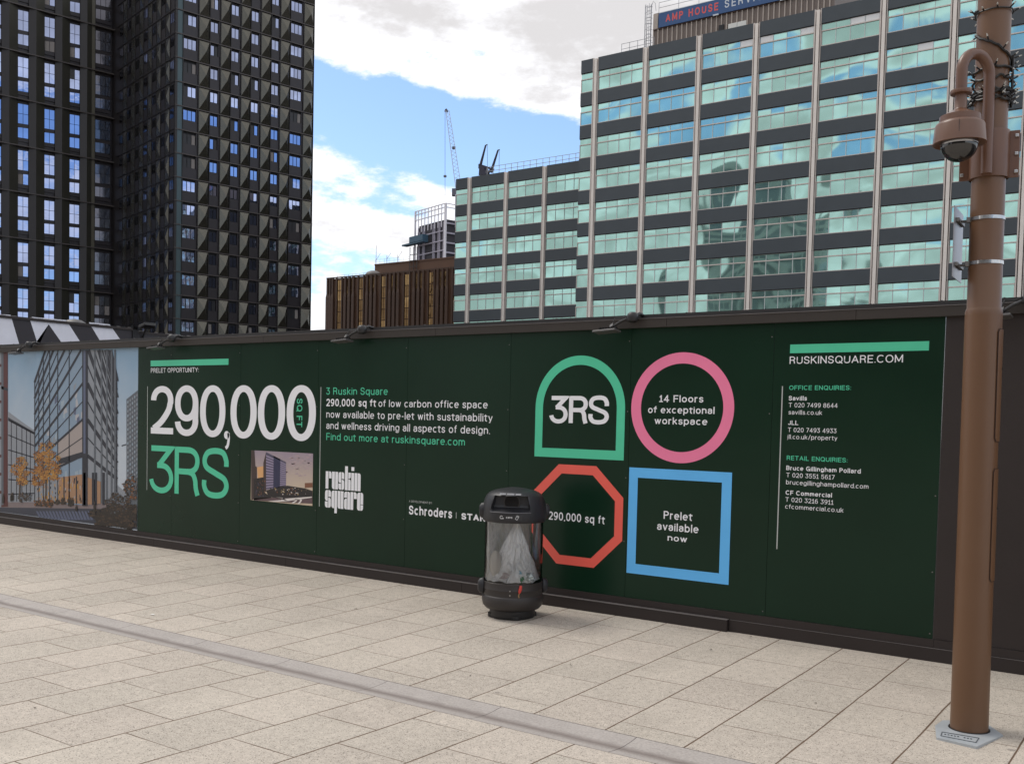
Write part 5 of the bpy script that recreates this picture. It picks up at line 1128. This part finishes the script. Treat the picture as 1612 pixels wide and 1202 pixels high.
for px, h_ in ((592, 7), (609, 3.2), (626, 3)):
    xx = onY(px, 410, YB_+5).x-bl.x; b.bar((xx, 5, zT2), (xx, 5, zT2+h_*.55), .07)
    b.bar((xx-.1, 5, zT2+.9), (xx+1.1, 5, zT2+2.2), .05)
b.build('aerials', mat('pale aerial', (.40, .36, .32), .5), BB)
rail('roof_railing', 'pale railing with scaffold posts on the brown building roof', (bl.x+pl2, YB_+4.1, zT2), (onY(650, 405, YB_+4).x, YB_+4.1, zT2), .9, 8, 1, .02)
rail('roof_railing', 'low railing running down the left end of the brown building roof', (bl.x+1, YB_+2, zT+.1), (bl.x+pl2, YB_+2, zT+.1), .8, 8, 0, .03)
b = MB(); lx0 = onY(645, 420, YB_+3.8).x-bl.x
for i in range(4): b.box(lx0+.0, lx0+1.8, 3.7, 3.8, zT+.5+i*1.1, zT+.62+i*1.1)
for dx in (0, .9, 1.74): b.box(lx0+dx, lx0+dx+.08, 3.69, 3.81, zT, zT2+2.5)
b.build('access_stair', mat('dark steel stair', (.05, .045, .045), .5), BB)
# ================================================================== TOWER UNDER CONSTRUCTION, TOWER CRANE
dS = 265.
cS = ray(701, 400)*dS; cS.z += CZ; aS = R_(-72.5)
uS = Vector((math.sin(aS), math.cos(aS), 0)); nS = Vector((-uS.y, uS.x, 0))
if nS.dot(Vector((cS.x, cS.y, 0))) > 0: nS = -nS
lefS = onP(656, 400, cS, nS); LS = (lefS-cS).dot(uS); zS = onP(700, 333, cS, nS).z; zSc = onP(700, 321.5, cS, nS).z
CT = thing('unfinished_tower', 'tower block under construction in white scaffolding behind the brown building', 'tower block', (cS.x, cS.y, 0))
inn = -nS
def ct(t, d, z_): return uS*t+inn*d+Vector((0, 0, z_))
def cbox(b, t0, t1, d0, d1, z0, z1, mi=0): b.obox(ct((t0+t1)/2, (d0+d1)/2, (z0+z1)/2), uS*(t1-t0)/2, inn*(d1-d0)/2, (0, 0, (z1-z0)/2), mi)
DS = 16.
b = MB(); cbox(b, .4, LS-.4, .4, DS, 0, zS-2); b.build('frame', mat('dark concrete frame', (.030, .027, .034), .7), CT)
M_pier = mat('grey-mauve pier', (.36, .34, .40), .6, var=.2, nscale=.3); M_dkw = mat('unlit opening', (.03, .03, .045), .4)
b = MB(); nP = 6
for i in range(nP):
    t_ = .8+(LS-1.6)*i/(nP-1)
    if i == 3: continue
    cbox(b, t_-.35, t_+.0, .05, .38, 20, zS-2.5-(1.2 if i > 3 else 0)); cbox(b, t_+.35, t_+.6, .05, .38, 20, zS-2.5)
b.build('piers', M_pier, CT)
b = MB(); z_ = zS-5
while z_ > 20: cbox(b, .3, LS-.3, .0, .39, z_, z_+.28); z_ -= 2.55
z_ = zS-3
while z_ > 20:
    b.obox(ct(.15, DS/2, z_), uS*.2, inn*DS/2, (0, 0, .2)); z_ -= 2.55
b.build('floor_edges', M_pier, CT)
b = MB(); M_scf = mat('white scaffold', (.62, .60, .64), .5)
for i in range(10):
    t_ = -.3+(LS+.6)*i/9; cbox(b, t_-.10, t_+.10, -.6, -.4, zS-4, zSc)
for z_ in (zSc, (zSc+zS)/2, zS-.5): cbox(b, -.4, LS+.4, -.62, -.38, z_-.1, z_+.1)
for i in range(6):
    d_ = -.5+DS*i/5; b.obox(ct(-.5, d_, (zS-4+zSc)/2), uS*.1, inn*.1, (0, 0, (zSc-zS+4)/2))
for z_ in (zSc, (zSc+zS)/2): b.obox(ct(-.5, DS/2, z_), uS*.12, inn*(DS/2+.5), (0, 0, .1))
for t_, wd_ in ((-.5, .34), (LS+.2, .22)): cbox(b, t_-wd_, t_+wd_, -.7, -.3, 20, zSc)
b.obox(ct(-.55, 4.2, (20+zSc)/2), uS*.25, inn*.22, (0, 0, (zSc-20)/2))
b.build('scaffold', M_scf, CT)
zpl = onP(670, 374, cS, nS).z; b = MB(); cbox(b, LS*.52, LS+4., -2.4, -.72, zpl-1.6, zpl-1.2); cbox(b, LS*.52, LS, -2.5, -.74, zpl-1.2, zpl+.35); b.build('hanging_platform', mat('blue debris netting', (.035, .085, .13), .7), CT)
dC = 275.
def kp(px, py): q_ = ray(px, py)*dC; q_.z += CZ; return q_
kb = kp(723.5, 307); TC = thing('tower_crane', 'tall pale tower crane with a raised lattice jib behind the glass wing', 'crane', (kb.x, kb.y, 0)); ko = Vector(TC.location)
M_cr = mat('pale crane steel', (.46, .47, .54), .5); M_crd = mat('dark crane steel', (.10, .10, .13), .5)
def lattice(b, p, q, w0, w1, n, rr):
    p, q = Vector(p), Vector(q); d = (q-p).normalized(); s1 = d.cross(W).normalized(); s2 = d.cross(s1)
    cr_ = lambda t, i: p.lerp(q, t)+(s1*(1 if i in (0, 3) else -1)+s2*(1 if i < 2 else -1))*(w0+(w1-w0)*t)/2
    for i in range(4): b.bar(cr_(0, i), cr_(1, i), rr)
    for k_ in range(n):
        for i in range(4):
            j = (i+1) % 4; b.bar(cr_(k_/n, i), cr_((k_+1)/n, j), rr*.6)
b = MB(); lattice(b, kb-ko, kp(704.5, 175)-ko, 1.6, .9, 22, .10); b.build('jib', M_cr, TC)
b = MB(); b.bar(kp(704.5, 176)-ko, kp(702, 172)-ko, .5); b.bar(kp(702, 172)-ko, kp(700.5, 176)-ko, .3); b.build('jib_head', M_crd, TC)
b = MB(); b.bar(kp(700.6, 176)-ko, kp(700.6, 308)-ko, .07); b.bar(kp(700.6, 276)-ko, kp(700.6, 279)-ko, .6); b.build('hoist_rope', M_crd, TC)
b = MB(); b.bar(kb-ko, kp(717, 302.5)-ko, 1.0); b.obox(kp(718, 303)-ko, RT*1.1, (0, 0, .9), W*.8); b.build('counter_jib', M_crd, TC)
b = MB(); b.obox(kp(722.5, 233)-ko if False else kp(714.5, 233)-ko, RT*.45, UP*.3, W*.4); b.build('jib_joint', M_crd, TC)
b = MB(); lattice(b, (0, 0, 0), kb-ko, 2.0, 2.0, 30, .2); b.build('mast', M_cr, TC)
# ================================================================== THE TWO DARK RESIDENTIAL TOWERS
aT = R_(13.25); uT = Vector((math.sin(aT), math.cos(aT), 0)); nT = Vector((math.cos(aT), -math.sin(aT), 0))
cT = ray(277.1, 12.5)*127.6; cT.z += CZ; zF = cT.z
RZ = math.pi/2-aT
M_clad = mat('bronze-black cladding', (.017, .014, .014), .42, metal=.2, var=.2, nscale=.4)
M_clad2 = mat('plum-brown spandrel', (.021, .017, .020), .40, metal=.15, var=.15, nscale=.5)
M_fac = mat('bronze facet', (.110, .104, .086), .27, metal=.9, var=.14, nscale=.7)
M_olive = mat('olive bronze panel', (.050, .048, .038), .38, metal=.4, var=.2, nscale=.3)
M_grn = mat('green-black corner panel', (.060, .088, .095), .30, metal=.5, var=.2, nscale=.3)
M_dkp = mat('dark room behind open vent', (.012, .012, .015), .4); M_cur = mat('drawn curtain', (.20, .18, .17), .7, var=.2)
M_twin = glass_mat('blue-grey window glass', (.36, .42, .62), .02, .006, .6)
M_line = mat('floor line', (.060, .050, .046), .45, metal=.2)
RW = thing('faceted_tower', 'dark bronze tower block with pyramid-faceted panels, right of the two towers', 'tower block', (cT.x, cT.y, 0), RZ)
top = 62.; FH = 3.0
b = MB(); b.box(.02, 19.88, .30, 20, -1, top); b.build('core', M_gap, RW)
cols_ = [(0.0, .98, 's'), (1.0, 3.05, 'W'), (3.07, 4.6, 'f'), (4.62, 6.02, 'w'), (6.04, 7.50, 'f'), (7.52, 8.92, 'w'), (8.94, 10.36, 'f'), (10.38, 11.80, 'w'), (11.82, 13.34, 'f'), (13.36, 14.68, 'w'), (14.70, 16.22, 'f'), (16.24, 18.26, 'W'), (18.28, 19.86, 'f')]
cols_ = [(a*1., c*1., k_) for a, c, k_ in cols_]
kfl = range(-3, 14); zfl = [zF-FH*k_ for k_ in kfl]
b = MB()
for z_ in zfl: b.box(-.05, 19.9, -.06, .29, z_-.10, z_+.02)
b.build('floor_lines', M_line, RW)
b = MB()
for a, c, k_ in cols_: b.box(c-.03, c+.05, -.045, .29, -1, top)
b.box(-.04, .0, -.045, .29, -1, top); b.build('mullions', M_clad, RW)
for a, c, k_ in cols_:
    if k_ == 's': b = MB(); b.box(a+.01, c-.04, .06, .29, -1, top); b.build('corner_strip', M_grn, RW)
fproto = {}
for zi, z_ in enumerate(zfl):
    for a, c, k_ in cols_:
        if k_ == 'f':
            wd_ = c-a-.10
            if 'f' not in fproto:
                x0, x1, z0, z1 = 0, 1.38, -FH+.06, -.13; ap = (.74, -.46, (z0+z1)/2-.02)
                b = MB(); P_ = [(x0, .05, z0), (x1, .05, z0), (x1, .05, z1), (x0, .05, z1)]
                for i in range(4): b.poly([P_[i], P_[(i+1) % 4], ap])
                fproto['f'] = b.build('facet_panel', M_fac, RW, (a+.06, 0, z_)); continue
            o = dup(fproto['f'], RW); o.location = (a+.06, 0, z_); o.scale = (wd_/1.38, 1, 1)
        if k_ in 'wW':
            np_ = 2 if k_ == 'w' else 3; wd_ = c-a-.1
            if k_ not in fproto:
                b = MB(); gw = wd_-.28; pw = gw/np_
                for q in range(np_):
                    tl = random.uniform(-.004, .004); b.poly([(.06+q*pw+.05, .20+tl, -1.62), (.06+(q+1)*pw-.05, .20-tl, -1.62), (.06+(q+1)*pw-.05, .20-tl, -.42), (.06+q*pw+.05, .20+tl, -.42)])
                o = b.build('window', M_twin, RW, (a+.05, 0, z_))
                b = MB(); b.box(0, wd_, .10, .28, -FH+.03, -1.66); b.box(wd_-.2, wd_, .08, .28, -1.66, -.12); b.build('spandrel', M_clad2, o); fproto[k_] = o; continue
            o = dup(fproto[k_], RW); o.location = (a+.05, 0, z_)
            q_ = random.random()
            if q_ < .34:
                alt = fproto.setdefault(('alt', k_), [])
                if len(alt) < 4:
                    me = fproto[k_].data.copy(); me.materials.append(M_dkp); me.materials.append(M_cur)
                    for p_ in me.polygons: p_.material_index = random.choice((0, 0, 1, 2))
                    alt.append(me)
                o.data = random.choice(alt)
            base_w = {'w': 1.30, 'W': 1.95}[k_]; o.scale = ((c-a-.1)/base_w if False else 1, 1, 1)
# the shaded side face: local plane x = 0, running back along +y
b = MB(); b.box(-.02, .28, .02, 22, -1, top); b.build('side_wall', M_clad, RW)
b = MB(); bl_ = MB(); bw_ = MB()
for z_ in zfl: bl_.box(-.10, -.021, .0, 20, z_-.10, z_+.02)
y_ = .25; kk = 0
while y_ < 18.6:
    for z_ in zfl:
        z0, z1 = z_-FH+.06, z_-.13
        if kk % 2 == 1:
            P_ = [(-.03, y_+1.4, z0), (-.03, y_, z0), (-.03, y_, z1), (-.03, y_+1.4, z1)]; ap = (-.22, y_+.70, (z0+z1)/2)
            for i in range(4): b.poly([P_[i], P_[(i+1) % 4], ap])
        else:
            for q in range(2): bw_.box(-.045, -.021, y_+.15+q*.6, y_+.65+q*.6, z_-1.6, z_-.45)
    bl_.box(-.09, -.021, y_-.06, y_+.0, -1, top); y_ += 1.46; kk += 1
tag(b.build('side_facets', M_fac, RW), kind='stuff'); bl_.build('side_floor_lines', M_clad, RW); tag(bw_.build('side_glazing', glass_mat('shaded glass', (.10, .10, .12), .08, .01, .6), RW), kind='stuff')  # side glazing colour is darkened to carry the shade of this face
# left tower: its face runs on from the far end of that side face
eT = onP(178, 250, cT, uT); Z0L = 49.5; MO = 6.2
LW = thing('ribbed_tower', 'near-black tower block with paired tall windows, left of the two towers', 'tower block', (eT.x, eT.y, 0), RZ)
tl_ = -24.; topL = 68.
b = MB(); b.box(tl_, 3.2, .5, 22, -1, topL); b.build('core', M_clad2, LW)
zml = [Z0L+MO*k_ for k_ in range(3, -7, -1)]
b = MB()
for z_ in zml: b.box(tl_, .02, -.40, .49, z_-.12, z_+.03)
b.build('floor_lines', M_line, LW)
wins = [(-22.9, -21.6), (-19.5, -18.2), (-16.05, -14.75), (-12.65, -11.35), (-9.26, -7.96), (-5.93, -4.63)]
bp_ = MB(); bq = MB(); bo = MB()
prev = tl_
for a, c in wins+[(-2.57, -.28)]:
    # folded panels between the windows: two slanting faces
    if a-prev > .2:
        m_ = prev+(a-prev)*.42
        bp_.poly([(prev+.02, .0, -1), (m_, -.34, -1), (m_, -.34, topL), (prev+.02, .0, topL)]); bq.poly([(m_, -.34, -1), (a-.02, .05, -1), (a-.02, .05, topL), (m_, -.34, topL)])
    prev = c
bp_.build('folded_panels', M_clad, LW); bq.build('folded_panel_returns', M_olive, LW)
b = MB(); b.box(-3.62, -2.6, -.10, -.02, -1, topL); b.build('olive_pier', mat('olive pier', (.085, .078, .058), .45, metal=.3, var=.15, nscale=.4), LW)
protoL = {}
for z_ in zml:
    for i, (a, c) in enumerate(wins+[(-2.45, -.4)]):
        dark = i == len(wins)
        for (z0, z1, nm) in ((z_-MO*.515, z_-MO*.085, 'T'), (z_-MO*.82, z_-MO*.59, 'S')):
            key = nm+('d' if dark else '')
            if key in protoL:
                o = dup(protoL[key], LW); o.location = (a, 0, z_)
                if random.random() < .3:
                    alt = protoL.setdefault(('alt', key), [])
                    if len(alt) < 4:
                        me = protoL[key].data.copy(); me.materials.append(M_dkp); me.materials.append(M_cur)
                        for p_ in me.polygons: p_.material_index = random.choice((0, 0, 0, 1, 2))
                        alt.append(me)
                    o.data = random.choice(alt)
                continue
            b = MB(); wd_ = c-a; rows = 2 if nm == 'T' else 1; nc = 3 if dark else 2; hh = (z1-z0)/rows; pw = wd_/nc
            for q in range(nc):
                for r_ in range(rows):
                    tl2 = random.uniform(-.004, .004); b.poly([(q*pw+.03, .28+tl2-q*pw*.122, z0-z_+r_*hh+.03), ((q+1)*pw-.03, .28-tl2-(q+1)*pw*.122, z0-z_+r_*hh+.03), ((q+1)*pw-.03, .28-tl2-(q+1)*pw*.122, z0-z_+(r_+1)*hh-.03), (q*pw+.03, .28+tl2-q*pw*.122, z0-z_+(r_+1)*hh-.03)])
            o = b.build('window', MATS.get('shadeglass') or M_twin if not dark else glass_mat('dark bay glass', (.12, .12, .14), .08, .01, .6), LW, (a, 0, z_))  # the end bay's recess shade is put into its darker glass colour
            b = MB(); b.box(-.04, 0, .12, .45, z0-z_-.04, z1-z_+.04); b.box(wd_, wd_+.04, .12, .45, z0-z_-.04, z1-z_+.04); b.box(-.04, wd_+.04, .16, .45, z0-z_-.5, z0-z_); b.build('window_frame', M_clad2, o); protoL[key] = o
b = MB()
for i, (a, c) in enumerate(wins+[(-2.5, -.3)]): b.box(a-.05, c+.05, .30, .49, -1, topL)
b.build('window_bay', M_clad2, LW)
# ================================================================== BEHIND THE CAMERA: A BUILDING SEEN ONLY AS A REFLECTION, AND AN ADDED BLOCK
rb_ = thing('reflected_office_block', 'pale banded office block across the square, seen mirrored in the teal glass', 'office building', (-118, -62, 0))
M_rc = mat('pale stone bands', (.34, .35, .33), .7, var=.15, nscale=.2); M_rg = mat('dark strip glazing', (.075, .09, .095), .15, spec=.7)
b = MB(); b.box(0, 36, -18, -.2, 0, 57); b.box(6, 24, -14, -.4, 57, 66); b.build('core', M_rg, rb_)
b = MB()
for i in range(15): b.box(-.3, 36.3, -18.3, .1, 2+i*3.8, 3.7+i*3.8)
b.box(5.5, 24.5, -14.5, -.1, 64.5, 67); b.build('stone_bands', M_rc, rb_)
b = MB()
for i in range(10): b.box(-.2+i*4, .5+i*4, -.1, .3, 0, 59)
b.build('piers', M_rc, rb_)
sb_ = thing('reflection_darkening_block', 'long low brown block behind the viewpoint, mirrored dimly in the facade panels', 'building', (-62, -78, 0))  # made-up block out of view, added to darken what the facades reflect
b = MB(); b.box(0, 150, -20, 0, 0, 22); b.build('wall', mat('plain brown wall', (.10, .07, .05), .85, var=.25, nscale=.3), sb_)
b = MB()
for k_ in range(5):
    for i in range(36): b.box(1.5+i*4.1, 4.2+i*4.1, .01, .12, 2+k_*4, 4.4+k_*4)
b.build('window_rows', M_rg, sb_)
#@@PART4
